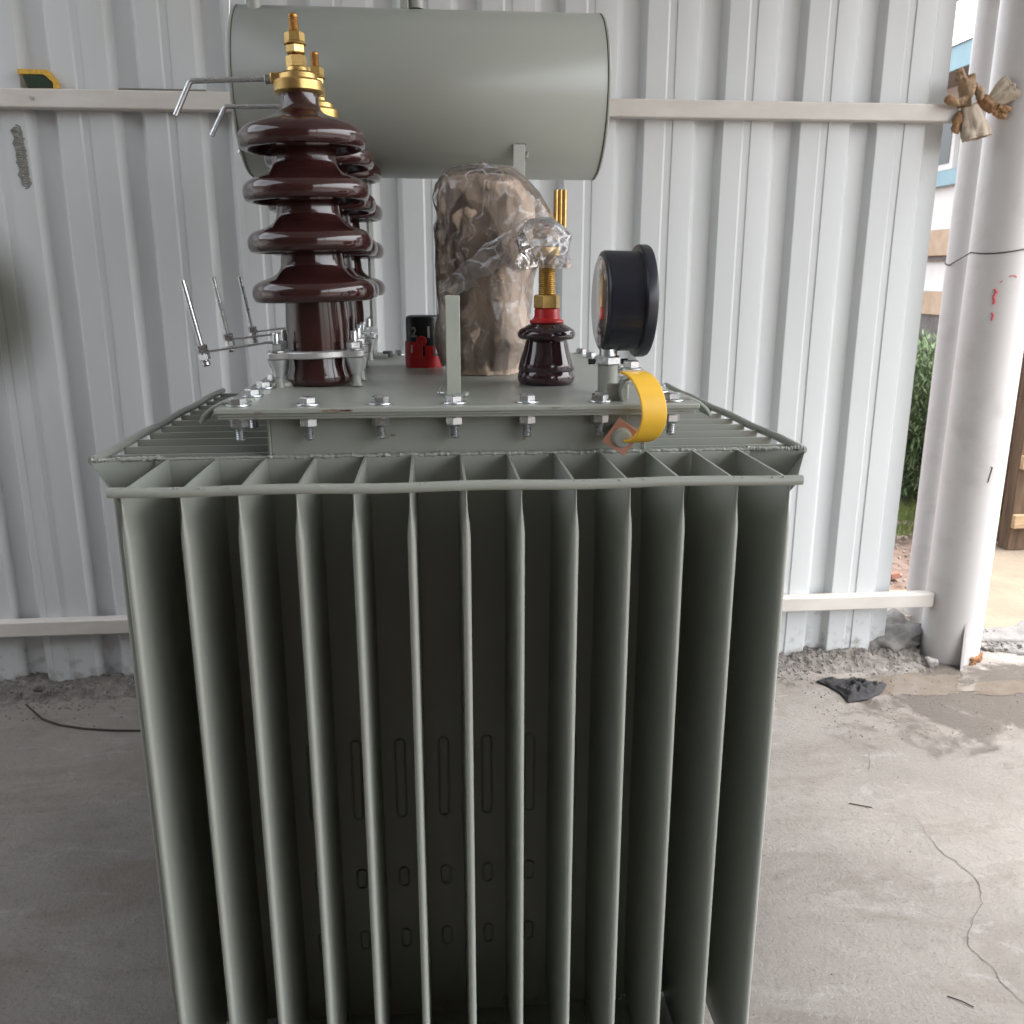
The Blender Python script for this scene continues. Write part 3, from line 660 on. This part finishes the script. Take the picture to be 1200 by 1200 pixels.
# rods along the fin tops and bottoms
def rod(a, b, r=.0066, n='edge_rod'):
    A = Vector(a); B = Vector(b); pts = [A.lerp(B, i / 24) + Vector((0, 0, .0009 * sin(i * .9 + A.x * 9))) for i in range(25)]
    P(G().tube(pts, r, 12), n, PAINT)
for z in (TZ - .001, .118):
    rod((-.391, 1.072, z), (.466, 1.072, z)); rod((-.391, 2.276, z), (.466, 2.276, z))
    if z > 1: rod((-.478, 1.268, z), (-.478, 2.075, z)); rod((.549, 1.268, z), (.549, 2.075, z))
# corner gussets (folded plates closing bank corners)
for s, xa, xb in ((-1, -.480, -.387), (1, .551, .463)):
    g = G(); t = .003
    top = [(xa, 1.266), (xb, 1.082), (xb, 1.29)]
    v = [(x, y, TZ - .004 - (0 if i else .002)) for i, (x, y) in enumerate(top)] 
    low = [(xa - s * .02, 1.280, TZ - .07), (xb - s * .004, 1.20, TZ - .20), (xb - s * .004, 1.29, TZ - .07)]
    g.add([(xa, 1.266, TZ - .003), (xa, 1.290, TZ - .003), (xb, 1.290, TZ - .003), (xa - s * .03, 1.272, TZ - .055), (xa - s * .03, 1.290, TZ - .055), (xb, 1.290, TZ - .055)], [(0, 1, 2), (0, 2, 5, 3), (0, 3, 4, 1), (3, 5, 4), (1, 4, 5, 2)])
    g.add([(xa, 1.266, TZ - .0035), (xa - s * .028, 1.279, TZ - .05), (xb, 1.082, TZ - .006), (xb, 1.082, TZ - .010), (xb - s * .001, 1.2, TZ - .10), (xb, 1.279, TZ - .06)], [(0, 1, 4, 3), (0, 3, 2), (1, 5, 4)])
    P(g, 'corner_gusset', PAINT)
    weld([(xa, 1.268, TZ + .001), (xa - s * .03, 1.277, TZ - .001), (xb, 1.285, TZ - .001)], .0034, 40)
# embossed oval spacers on the plate between the fins
em = {}
for k in range(2, 9):
    x = (FX[k] + FX[k + 1]) / 2
    for z0, z1 in ((.50, .64), (.37, .405), (.25, .285)):
        key = round(z1 - z0, 3)
        if key not in em:
            loop = [(.0075 * cos(a), -.0012, (key / 2 - .008) * (1 if sin(a) > 0 else -1) + .008 * sin(a)) for a in (2 * pi * i / 28 + .01 for i in range(29))]
            c = em[key] = P(G().tube(loop, .0020, 8), 'embossed_oval', PAINT, M=Matrix())
        else: c = em[key].copy(); C.objects.link(c); c.parent = tr
        c.location = (x - .037, 1.281 - 1.66, (z0 + z1) / 2)
# base: bottom flange and skids
P(G().box(-.36, .435, 1.10, 2.25, .098, .105), 'bottom_flange', PAINT, bevel=.001)
for x in (-.2, .28):
    g = G().box(x - .04, x + .04, 1.0, 2.35, .03, .036).box(x - .04, x - .034, 1.0, 2.35, .0365, .111).box(x + .034, x + .04, 1.0, 2.35, .0365, .111); P(g, 'skid_channel', PAINT)
for x in (-.1, .0, .1, .18, .36, .42): P(G().box(x - .003, x + .003, 1.11, 1.28, .1195, .135), 'stiffener', PAINT)
for sx in (-.2, .28):
    for sy in (1.06, 2.28):
        P(G().lathe([(.028, 0), (.03, .004), (.03, .026), (.028, .03)], 24, T(0, 0, 0)), 'foot_pad', BLACKP, M=TL @ T(sx, sy, 0))

# lid bolts
bolt0 = None
def lid_bolt(x, y, rz, up=True):
    global bolt0
    if bolt0 is None:
        g = G().lathe([(.0165, 0), (.0172, .0008), (.0168, .0022), (.013, .0026)], 24); g.hexa(.0122, .0022, .0112); g.lathe([(.0095, .0112), (.0085, .0119)], 16)
        bolt0 = g.obj('lid_bolt', ZINC, tr, ang=30)
        g = G().lathe([(.0145, -.0172), (.0145, -.0188)], 24); g.hexa(.0130, -.0305, -.0188); g.lathe([(.005, -.050), (.0066, -.048)] + [(.0067 if i % 2 else .0056, -.048 + .0014 * i) for i in range(1, 13)] + [(.0066, -.030)], 14)
        g.obj('nut', ZINC, bolt0, ang=30); c = bolt0
    else: c = dup(bolt0, tr)
    c.location = (x - .037, y - 1.66, LZ); c.rotation_euler = (0, 0, rz); return c
BX = [-.273, -.177, -.076, .029, .133, .239, .345]
for x in BX: lid_bolt(x, 1.268, random.uniform(0, 1)); lid_bolt(x, 2.082, random.uniform(0, 1))
for k in range(1, 8):
    y = 1.268 + k * (.814 / 8)
    if k in (0,): continue
    lid_bolt(-.273, y, random.uniform(0, 1)); lid_bolt(.350, y, random.uniform(0, 1))

# curved lifting tabs at the lid corners
for s, xa in ((-1, -.296), (1, .374)):
    pts = [(xa - s * .03, 0, LZ - .004), (xa, 0, LZ - .002), (xa + s * .014, 0, LZ - .008), (xa + s * .026, 0, LZ - .018), (xa + s * .033, 0, LZ - .029)]
    g = G().strip([(x, 1.30, z + .004) for x, y, z in pts], (0, .05, 0), .0045); P(g, 'corner_tab', PAINT, bevel=.001)
# weld spatter / loose label scrap beside the corner bolts
P(G().lathe([(.017, 0), (.018, .002), (.016, .006), (.01, .008)], 20, T(-.245, 1.50, LZ)), 'plug', RAILM)
g = G().hexa(.013, 0, .016, T(-.262, 1.63, LZ + .018) @ RY(pi / 2) @ T(0, 0, -.008)).tube([(-.275, 1.63, LZ + .018), (-.235, 1.63, LZ + .018)], .009, 12).box(-.25, -.24, 1.612, 1.648, LZ, LZ + .03); P(g, 'earth_terminal', mat('dark_steel', (.09, .09, .10), .35, .8))
# vertical flat bar
g = G().box(.0195, .0405, 1.333, 1.341, LZ, 1.323); P(g, 'upright_bar', mat('bar_paint', (.40, .43, .37), .45, col2=(.36, .39, .33), scale=30), bevel=.001)
weld([(.016, 1.330, LZ + .001), (.044, 1.330, LZ + .001)], .0035, 12); weld([(.044, 1.330, LZ + .001), (.05, 1.337, LZ + .003)], .004, 6)
# little wire clip beside it
P(G().tube([(.008, 1.36, LZ + .003), (.012, 1.35, LZ + .016), (.016, 1.36, LZ + .003), (.006, 1.37, LZ + .002)], .0012, 5), 'seal_wire', ZINC)

g = G(); random.seed(3)
for k in range(420):
    c = random.choice([(-.48 + random.random() * .1, 1.268 + random.random() * .02, TZ), (.46 + random.random() * .09, 1.27 + random.random() * .02, TZ), (random.uniform(-.24, .31), 1.2815, 1.10 + random.random() ** 2 * .05), (random.uniform(-.39, .46), 1.0665 + random.random() * .006, TZ + .004), (random.uniform(.33, .378), random.uniform(1.24, 1.34), LZ), (random.uniform(-.30, -.25), random.uniform(1.3, 1.6), LZ)])
    rr = random.choice([.0006, .0009, .0015]); g.add([p * rr for p in iv], ifc, T(*c))
P(g, 'weld_spatter', PAINT_ROUGH)['kind'] = 'stuff'
CH = mat('paint_chip', (.16, .10, .07), .7, col2=(.24, .2, .16), scale=150)
for x, y, z, a, b_ in ((-.135, 1.2355, 1.1705, .02, .0018), (-.12, 1.2355, 1.1712, .009, .0012), (-.24, 1.2355, 1.1692, .006, .001), (.17, 1.2355, 1.1712, .007, .0009), (-.06, 1.2808, 1.128, .004, .002), (.13, 1.2808, 1.12, .003, .003)):
    n = 18; P(G().prism([(a * cos(2 * pi * i / n) * (1 + .5 * fbm((i * 1.3, x * 50, 1))), b_ * sin(2 * pi * i / n) * (1 + .5 * fbm((i * 1.3, x * 50, 4)))) for i in range(n)], 0, .0004, T(x, y, z) @ RX(pi / 2)), 'paint_chip', CH)

# ---------------------------------------------------------------- high voltage bushings
def make_hv():
    z0s = (.155, .232, .309, .386)
    prof = [(.048, -.0), (.0535, .003), (.0555, .009), (.0545, .018), (.0505, .03), (.050, .06), (.0505, .10)]
    for k, z in enumerate(z0s):
        last = k == 3
        prof += [(.0485, z - .022), (.049, z - .008), (.052, z - .005), (.066, z - .005), (.077, z - .010), (.083, z - .0175), (.089, z - .0205), (.0950, z - .0185), (.0983, z - .0115), (.0988, z - .003), (.0970, z + .0035), (.0935, z + .0080)]
        if not last: prof += [(.088, z + .0120), (.081, z + .0145), (.073, z + .0170), (.0655, z + .0198), (.0595, z + .0232), (.0548, z + .0275), (.0518, z + .0325), (.0502, z + .038), (.0498, z + .044)]
        else: prof += [(.087, z + .0135), (.078, z + .0175), (.064, z + .0225), (.05, z + .027), (.038, z + .032), (.0325, z + .037), (.0295, z + .044), (.029, z + .06)]
    g = G().lathe(prof, 72); b = g.obj('high_voltage_bushing', PORC, tr, ang=60)
    # clamp ring: plate with four lobes, legs and bolts
    BPOS = [(-.062, -.042), (.062, -.042), (-.062, .042), (.062, .042)]
    n = 120; poly = []
    for i in range(n):
        a = 2 * pi * i / n; r = .066
        for bx, by in BPOS:
            d = abs((a - math.atan2(by, bx) + pi) % (2 * pi) - pi); r = max(r, .066 + .026 * math.exp(-(d / .2) ** 2))
        poly.append((r * cos(a), r * sin(a)))
    v = [(x, y, z) for z in (.046, .0575) for x, y in poly] + [(.0485 * cos(2 * pi * i / n), .0485 * sin(2 * pi * i / n), z) for z in (.046, .0575) for i in range(n)]
    f = []
    for i in range(n):
        k = (i + 1) % n; f += [(i, k, n + k, n + i), (2 * n + i, 3 * n + i, 3 * n + k, 2 * n + k), (n + i, n + k, 3 * n + k, 3 * n + i), (i, 2 * n + i, 2 * n + k, k)]
    G().add(v, f).obj('clamp_ring', ALU, b, bevel=.002)
    for bx, by in BPOS:
        G().lathe([(.0095, 0), (.0075, .004), (.0068, .018)], 20, T(bx, by, 0)).obj('clamp_foot', PAINT, b); G().lathe([(.0085, .0182), (.0092, .021), (.0165, .0455)], 24, T(bx, by, 0)).obj('clamp_leg', ALU, b)
        g = G().lathe([(.0145, .0577), (.0145, .0596)], 20, T(bx, by, 0)); g.hexa(.0132, .0596, .071, T(bx, by, 0), random.random()); g.lathe([(.0055, .069), (.0055, .086), (.0045, .088)], 14, T(bx, by, 0)); g.obj('clamp_bolt', ZINC, b, ang=30)
    # brass cap, nuts, stud
    G().lathe([(.026, .445), (.034, .447), (.0375, .450), (.038, .4625), (.036, .4655), (.030, .467), (.029, .474), (.026, .477), (.017, .479), (.016, .484)], 48).obj('brass_cap', BRASS, b)
    G().box(-.041, -.02, -.009, .009, .462, .4775).obj('cap_lug', BRASS, b, bevel=.002)
    g = G().hexa(.0158, .484, .502, None, .2); g.hexa(.0155, .504, .5165, None, .55); g.lathe([(.0165, .5167), (.0172, .518), (.0165, .5195)], 24); g.hexa(.0152, .5196, .5345, None, .1); g.obj('brass_nut', BRASS, b, ang=30)
    G().lathe([(.0075 if i % 2 else .0067, .53 + .0015 * i) for i in range(18)] + [(.0072, .558), (.0058, .5595)], 16).obj('stud', COPPER_STUD, b)
    # upper arcing horn
    g = G().tube([(-.038, 0, .470), (-.155, 0, .4675), (-.1605, 0, .467), (-.164, 0, .4645), (-.189, -.004, .418)], .0042, 12); g.obj('upper_horn', ZINC, b)
    g = G().hexa(.0085, 0, .009, T(-.041, 0, .470) @ RY(-pi / 2)); g.obj('horn_nut', ZINC, b, ang=30)
    # lower strip and threaded rod
    g = G().strip([(-.05, -.042, .0735), (-.075, -.038, .0730), (-.12, -.028, .067), (-.190, -.012, .0585)], (0, .012, 0), .0035); g.obj('horn_strip', ZINC, b)
    M = T(-.1855, -.012, .058) @ RY(radians(-9.5))
    g = G().lathe([(.0040 if i % 2 else .0045, -.022 + .0016 * i) for i in range(88)], 10, M); g.obj('lower_horn', ZINC, b)
    g = G().hexa(.0092, .002, .0125, M); g.hexa(.0092, -.012, -.002, M, .3); g.lathe([(.0045, -.013), (.007, -.015), (.0068, -.02), (.004, -.0225)], 14, M); g.obj('horn_nut', ZINC, b, ang=30)
    return b
hv = make_hv(); hv.location = (-.187 - .037, 1.522 - 1.66, LZ + .0004); hv.rotation_euler = (0, radians(-1.4), 0)
for k, (x, y) in enumerate(((-.198, 1.760), (-.198, 1.998))):
    c = dup(hv, tr); c.location = (x - .037, y - 1.66, LZ); c.rotation_euler = (0, 0, 0)

# ---------------------------------------------------------------- low voltage bushing in front
lx, ly = .189, 1.495
g = G().lathe([(.043, 0), (.047, .004), (.0485, .011), (.047, .018), (.0455, .022), (.0475, .024), (.045, .035), (.0385, .055), (.035, .07), (.034, .0735), (.038, .074), (.045, .0745), (.0478, .079), (.048, .084), (.045, .0895), (.038, .094), (.030, .098), (.027, .101)], 60)
lv = P(g, 'low_voltage_bushing', PORC2, M=Matrix(), ang=60); lv.location = (lx - .037, ly - 1.66, LZ)
G().lathe([(.0275, .1005), (.0285, .102), (.0275, .1045), (.0225, .107), (.0205, .112), (.0205, .121), (.0195, .1225)], 40).obj('red_seal', RED, lv)
G().hexa(.0222, .1228, .1455, None, .12).obj('brass_nut', BRASS, lv, ang=30)
G().lathe([(.0145 if i % 2 else .0132, .145 + .0016 * i) for i in range(40)], 24).obj('stud', BRASS, lv, ang=60)
G().hexa(.024, .205, .222, None, .3).obj('brass_nut', BRASS, lv, ang=30)

# ---------------------------------------------------------------- tap changer
tc = G().lathe([(.034, 0), (.0345, .003), (.0345, .094), (.033, .098), (.028, .100)], 48); tcb = P(tc, 'tap_changer', BLACKP, M=Matrix()); tcb.location = (-.018 - .037, 1.81 - 1.66, LZ)
def shell(a0, a1, r0, r1, z0, z1, n=20):
    v = []; f = []
    for i in range(n + 1):
        a = radians(a0 + (a1 - a0) * i / n)
        for r, z in ((r0, z0), (r1, z0), (r1, z1), (r0, z1)): v.append((r * sin(a), -r * cos(a), z))
    for i in range(n):
        for k in range(4): q = (k + 1) % 4; f.append((4 * i + k, 4 * i + q, 4 * i + 4 + q, 4 * i + 4 + k))
    f += [(0, 1, 2, 3), tuple(4 * n + k for k in (3, 2, 1, 0))]
    return G().add(v, f)
shell(-110, 130, .0352, .0372, 0, .022).obj('red_ring', RED, tcb, bevel=.0006)
shell(-110, -16, .0354, .0370, .0222, .0500).obj('red_ring', RED, tcb, bevel=.0006)
shell(4, 30, .0354, .0400, .0222, .043, 8).obj('red_pointer', RED, tcb, bevel=.0006)
G().lathe([(.0095, 0), (.0105, .002), (.0095, .005), (.004, .0065)], 20, T(-.004, -.0365, .052) @ RX(pi / 2)).obj('red_knob', RED, tcb)
G().box(-.010, -.002, -.044, -.037, .022, .052).obj('red_pointer', RED, tcb, bevel=.001)
def onr(a, z, r=.0349): return T(r * sin(radians(a)), -r * cos(radians(a)), z) @ RZ(radians(a)) @ RX(pi / 2)
text('2', .027, GREYP, onr(-32, .068), 'printed_numeral', tcb); text('1', .030, WHITEP, onr(17, .068), 'printed_numeral', tcb)
text('1', .019, WHITEP, onr(-38, .036, .0376), 'printed_numeral', tcb); text('1', .019, WHITEP, onr(38, .034, .0400), 'printed_numeral', tcb)

# ---------------------------------------------------------------- dial thermometer
gz, gy = 1.313, 1.365
M = TL @ T(.2535, gy, gz) @ RY(pi / 2)
gg = P(G().lathe([(.069, 0), (.073, .002), (.0745, .006), (.0735, .05), (.0745, .0525)], 72), 'dial_thermometer', GAUGEB, M=M, ang=45)
MI = mat('polished_back_plate', (.60, .57, .54), .13, .9, col2=(.52, .49, .46), scale=7, bump=.0006, bscale=12)
P(G().lathe([(.066, .0), (.066, -.0012), (.064, -.002)], 72), 'back_plate', MI, gg, M=M)
P(G().lathe([(.076, .0525), (.0815, .0535), (.083, .056), (.083, .0665), (.0815, .070), (.078, .0715)], 72), 'bezel', GAUGEB, gg, M=M, ang=30)
P(G().lathe([(.0705, .0716), (.0705, .0728)], 60), 'dial_glass', mat('dial_glass', (.6, .6, .58), .06), gg, M=M)
g = G().hexa(.0205, 1.2195, 1.233, T(.266, gy - .012, 0), .35).lathe([(.014, 1.233), (.013, 1.246)], 24, T(.266, gy - .012, 0)); P(g, 'stem_nut', ZINC, gg, ang=30)
for a in (-1, 1): P(G().lathe([(.004, 0), (.0045, .01)], 10, T(.266 + a * .02, gy - .012, 1.224) @ RY(a * pi / 2)), 'clamp_screw', GAUGEB, gg)
P(G().lathe([(.015, LZ), (.015, 1.2193)], 32, T(.266, gy - .012, 0)), 'stem_pocket', PAINT)
weld([(.266 + .017 * cos(a * pi / 6), gy - .012 + .017 * sin(a * pi / 6), LZ + .001) for a in range(13)], .003, 40)

# ---------------------------------------------------------------- yellow earth strap
sx = .283
P(G().box(.248, .282, 1.272, 1.276, LZ - .03, 1.2), 'strap_bracket', PAINT, bevel=.003)
g = G().strip([(.272, 1.274, LZ + .0), (.268, 1.274, 1.19), (.272, 1.27, 1.205), (.284, 1.262, 1.212), (.30, 1.262, 1.2125)], (0, .026, 0), .004); P(g, 'strap_bracket', PAINT, bevel=.001)
path = [(.284, 1.268, 1.2165), (.286, 1.250, 1.2165), (.289, 1.232, 1.2140), (.2935, 1.215, 1.206), (.298, 1.203, 1.192), (.301, 1.197, 1.176), (.302, 1.197, 1.16), (.300, 1.203, 1.145), (.296, 1.212, 1.133), (.290, 1.224, 1.125), (.284, 1.236, 1.122), (.279, 1.244, 1.124)]
def smooth_path(p, n=4):
    p = [Vector(q) for q in p]; out = []
    for i in range(len(p) - 1):
        a, b, c, d = p[max(i - 1, 0)], p[i], p[i + 1], p[min(i + 2, len(p) - 1)]
        for k in range(n):
            t = k / n; out.append(.5 * ((2 * b) + (c - a) * t + (2 * a - 5 * b + 4 * c - d) * t * t + (3 * b - a - 3 * c + d) * t ** 3))
    return out + [p[-1]]
P(G().strip(smooth_path(path), (.036, .004, .0), .0042), 'yellow_strap', YELLOW, bevel=.0012)
g = G().box(.268, .300, 1.258, 1.29, 1.2187, 1.2205).lathe([(.0155, 1.2206), (.0155, 1.2222)], 24, T(.284, 1.272, 0)); g.hexa(.0125, 1.2222, 1.2325, T(.284, 1.272, 0), .3); P(g, 'strap_bolt', ZINC, ang=30)
M = TL @ T(.2665, 1.240, 1.127) @ RX(radians(6)) @ RY(radians(35))
P(G().box(-.0205, .0205, -.0012, .0012, -.0205, .0205), 'copper_lug', COPPER, M=M, bevel=.0004)
g = G().lathe([(.0145, 0), (.0145, .0022), (.0125, .003), (.0118, .0075), (.009, .0085)], 32, T(0, -.0013, 0) @ RX(pi / 2)); g.lathe([(.008, 0), (.008, .045)], 16, T(0, .0015, 0) @ RX(-pi / 2)); P(g, 'lug_bolt', mat('painted_bolt', (.36, .38, .35), .45, col2=(.3, .32, .29), scale=60), M=M)

# ---------------------------------------------------------------- conservator drum
cyC, czC, cr_ = 2.05, 1.716, .162
M = TL @ T(-.369, cyC, czC) @ RY(pi / 2)
L = .724
con = P(G().lathe([(cr_ - .003, -.002), (cr_, .0), (cr_, L), (cr_ - .003, L + .002)], 128), 'conservator_drum', PAINT, M=M, ang=60)
for z, s in ((0, -1), (L, 1)):
    P(G().lathe([(cr_ - .004, z + s * .0021), (cr_ + .0008, z + s * .0025), (cr_ + .0008, z + s * .0055), (cr_ - .002, z + s * .008), (cr_ * .6, z + s * .012), (.0, z + s * .014)], 96), 'end_plate', PAINT, con, M=M)
P(G().lathe([(.016, 0), (.016, .022), (.024, .0225), (.024, .034), (.02, .036), (.02, .07)], 32), 'filler_pipe', PAINT, con, M=TL @ T(-.018, cyC - .03, czC + cr_ - .004))
P(G().box(-.05, -.035, cyC - .05, cyC - .035, czC + cr_ - .012, czC + cr_ + .06), 'level_lug', PAINT, con, bevel=.001)
g = G().tube(smooth_path([(-.335, cyC - .07, czC + .13), (-.337, cyC - .07, czC + .165), (-.352, cyC - .07, czC + .185), (-.41, cyC - .07, czC + .198)]), .014, 16); P(g, 'breather_pipe', PAINT, con)
P(G().tube(smooth_path([(-.379, cyC - .06, czC + .19), (-.382, cyC - .08, czC + .10), (-.3825, cyC - .09, czC + .0), (-.379, cyC - .09, czC - .05)]), .0022, 6), 'conduit', ZINC, con)
g = G().box(.172, .196, 1.925, 1.931, 1.53, 1.608); P(g, 'mounting_bracket', mat('bracket_paint', (.42, .44, .40), .5), con, bevel=.001)
weld([(.17, 1.93, 1.609), (.198, 1.93, 1.609)], .003, 12); weld([(.197, 1.926, 1.58), (.205, 1.95, 1.60)], .004, 8)
for x in (-.13, .155):
    P(G().box(x - .003, x + .003, 1.98, 2.09, LZ, czC - cr_ + .02), 'support_leg', PAINT, bevel=.001); P(G().box(x - .03, x + .03, 1.98, 2.06, LZ, LZ + .008), 'support_foot', PAINT, bevel=.001)

# rear low voltage fittings on the lid that show past the dial and bushing
for x, y in ((.262, 1.92), (.285, 1.97), (.24, 1.86)):
    g = G().lathe([(.014, 0), (.014, .002)], 20); g.hexa(.0105, .002, .012); g.lathe([(.005, .012), (.005, .022)], 12); o = P(g, 'terminal_nut', ZINC, M=Matrix(), ang=30); o.location = (x - .037, y - 1.66, LZ)
for x, y in ((-.1, 2.02), (-.02, 2.03)):
    g = G().hexa(.011, 0, .014); o = P(g, 'terminal_nut', mat('dull_bolt', (.12, .12, .12), .5, .5), M=Matrix(), ang=30); o.location = (x - .037, y - 1.66, LZ)

# ================================================================ WRAPPED BUSHING
wr = thing('wrapped_bushing', 'tall kraft paper bundle under crumpled clear plastic standing on the transformer lid', 'bundle', (.094, 1.685, LZ))
def crum(p, seed, s1=16, s2=38):
    a = 1 - abs(noise.noise(p * s1 + Vector((seed, 0, 0)))) * 2; b = 1 - abs(noise.noise(p * s2 + Vector((0, seed, 0)))) * 2
    return a * .65 + b * .3
def body(kind):
    rnd = random.Random(21 if kind == 'paper' else 8)
    nA, nZ = (17, 11) if kind == 'paper' else (20, 13); H = .352; b = bmesh.new(); rows = []
    for j in range(nZ + 1):
        t0 = j / nZ; row = []
        for i in range(nA):
            a = 2 * pi * (i + (.5 if j % 2 else 0) + rnd.uniform(-.33, .33)) / nA; t = t0 + (rnd.uniform(-.38, .38) / nZ if 0 < j < nZ - 1 else 0); ca, sa = cos(a), sin(a)
            paper = kind == 'paper'; R0 = (.080 if paper else .0865)
            if t < .78: z = H * t / .78 * .86; R = R0 + .002 * sin(t * 5 + 1); R *= .86 + .14 * min(1, t / .14)
            else: u = (t - .78) / .22; z = H * (.86 + .145 * sin(u * pi / 2)); R = R0 * max(0, cos(u * pi / 2)) ** .60
            if not paper: z = z * 1.012 + .01
            bl = max(0, min(1, (z - .15) / .1)) * max(0, min(1, (.35 - z) / .05))
            R *= 1 + ((.22 if paper else .70 * max(0, 1 - abs(z - .255) / .12)) * bl * max(0, ca * .94 - sa * .3) ** 3)
            d = rnd.uniform(-1, 1) * (.0048 if paper else .0060) * (1 if t < .9 else .5)
            if paper and .68 < t < .78: d += .005
            row.append(b.verts.new(((R + d) * ca, (R + d) * sa * .95, z + rnd.uniform(-1, 1) * (.004 if t > .86 else 0))))
        rows.append(row)
    for j in range(nZ):
        for i in range(nA):
            k = (i + 1) % nA; A, B, C_, D = rows[j][i], rows[j][k], rows[j + 1][k], rows[j + 1][i]
            if (j % 2 == 0): b.faces.new((A, B, D)); b.faces.new((B, C_, D))
            else: b.faces.new((A, B, C_)); b.faces.new((A, C_, D))
    b.faces.new(rows[-1])
    bmesh.ops.triangulate(b, faces=[f for f in b.faces if len(f.verts) > 3])
    bmesh.ops.subdivide_edges(b, edges=b.edges[:], cuts=7, use_grid_fill=True)
    for _ in range(1): bmesh.ops.smooth_vert(b, verts=b.verts[:], factor=.5, use_axis_x=True, use_axis_y=True, use_axis_z=True)
    b.normal_update()
    sc1, amp = (42, .0022) if kind == 'paper' else (30, .0016)
    for v in b.verts:
        p = v.co; k = min(1, p.z * 40)
        v.co = p + v.normal * amp * k * (crum(Vector((p.x, p.y, p.z * .5)), 7, sc1, sc1 * 2.3) - .4)
    g = G(); g.v = [v.co.copy() for v in b.verts]; b.verts.index_update(); g.f = [tuple(x.index for x in f.verts) for f in b.faces]; b.free()
    return g
body('paper').obj('paper_wrap', PAPER, wr, ang=22)
body('film').obj('plastic_film', FILM, wr, ang=180)
# twisted film strand from the lower left to the stud on the right
g = G(); pts0 = smooth_path([(-.078, -.078, .150), (-.055, -.102, .160), (-.02, -.116, .187), (.03, -.134, .222), (.07, -.158, .248), (.105, -.176, .262)], 14)
nn = 14; v = []; f = []
for i, p in enumerate(pts0):
    t = i / (len(pts0) - 1); W = .011 + .008 * sin(t * 3.1) + .018 * max(0, t - .7)
    for k in range(nn + 1):
        s = (k / nn - .5) * 2
        v.append(p + Vector((-.3 * s * W, .005 * noise.noise(Vector((t * 8, s * 3, 1))) + .002 * sin(s * 16 + t * 9) + .003 * sin(s * 7 + t * 3), s * W * (1.1 + .4 * noise.noise(Vector((t * 11, 0, 3)))))))
for i in range(len(pts0) - 1):
    for k in range(nn): a = i * (nn + 1) + k; f.append((a, a + 1, a + nn + 2, a + nn + 1))
g.add(v, f).obj('film_strand', FILM2, wr, ang=180)
# bunched film over the stud
g = G(); v = []; f = []; nA, nZ = 90, 50
for j in range(nZ + 1):
    t = j / nZ
    for i in range(nA):
        a = 2 * pi * i / nA; R = (.037 if t < .7 else .037 * max(0, cos((t - .7) / .3 * pi / 2)) ** .6) + .004 * (1 - t); z = .186 + .08 * t
        p = Vector((R * cos(a), R * sin(a), z)); d = .009 * (crum(p, 12, 26, 60)); v.append(Vector((.091, -.17, 0)) + p + Vector((cos(a), sin(a), .3)) * d)
for j in range(nZ):
    for i in range(nA): a = j * nA + i; b = j * nA + (i + 1) % nA; f.append((a, b, b + nA, a + nA))
g.add(v, f).obj('film_bunch', FILM2, wr, ang=180)
# terminal palm standing out of the bundle
g = G().box(.134, .158, .028, .034, .24, .326)
for k in range(3): g.tube([(.138 + .008 * k, .0265, .24), (.138 + .008 * k, .0265, .328)], .0035, 10)
g.obj('terminal_palm', BRASS, wr, ang=40)
g = G().box(.05, .136, .026, .034, .242, .262); g.obj('palm_arm', BRASS, wr)
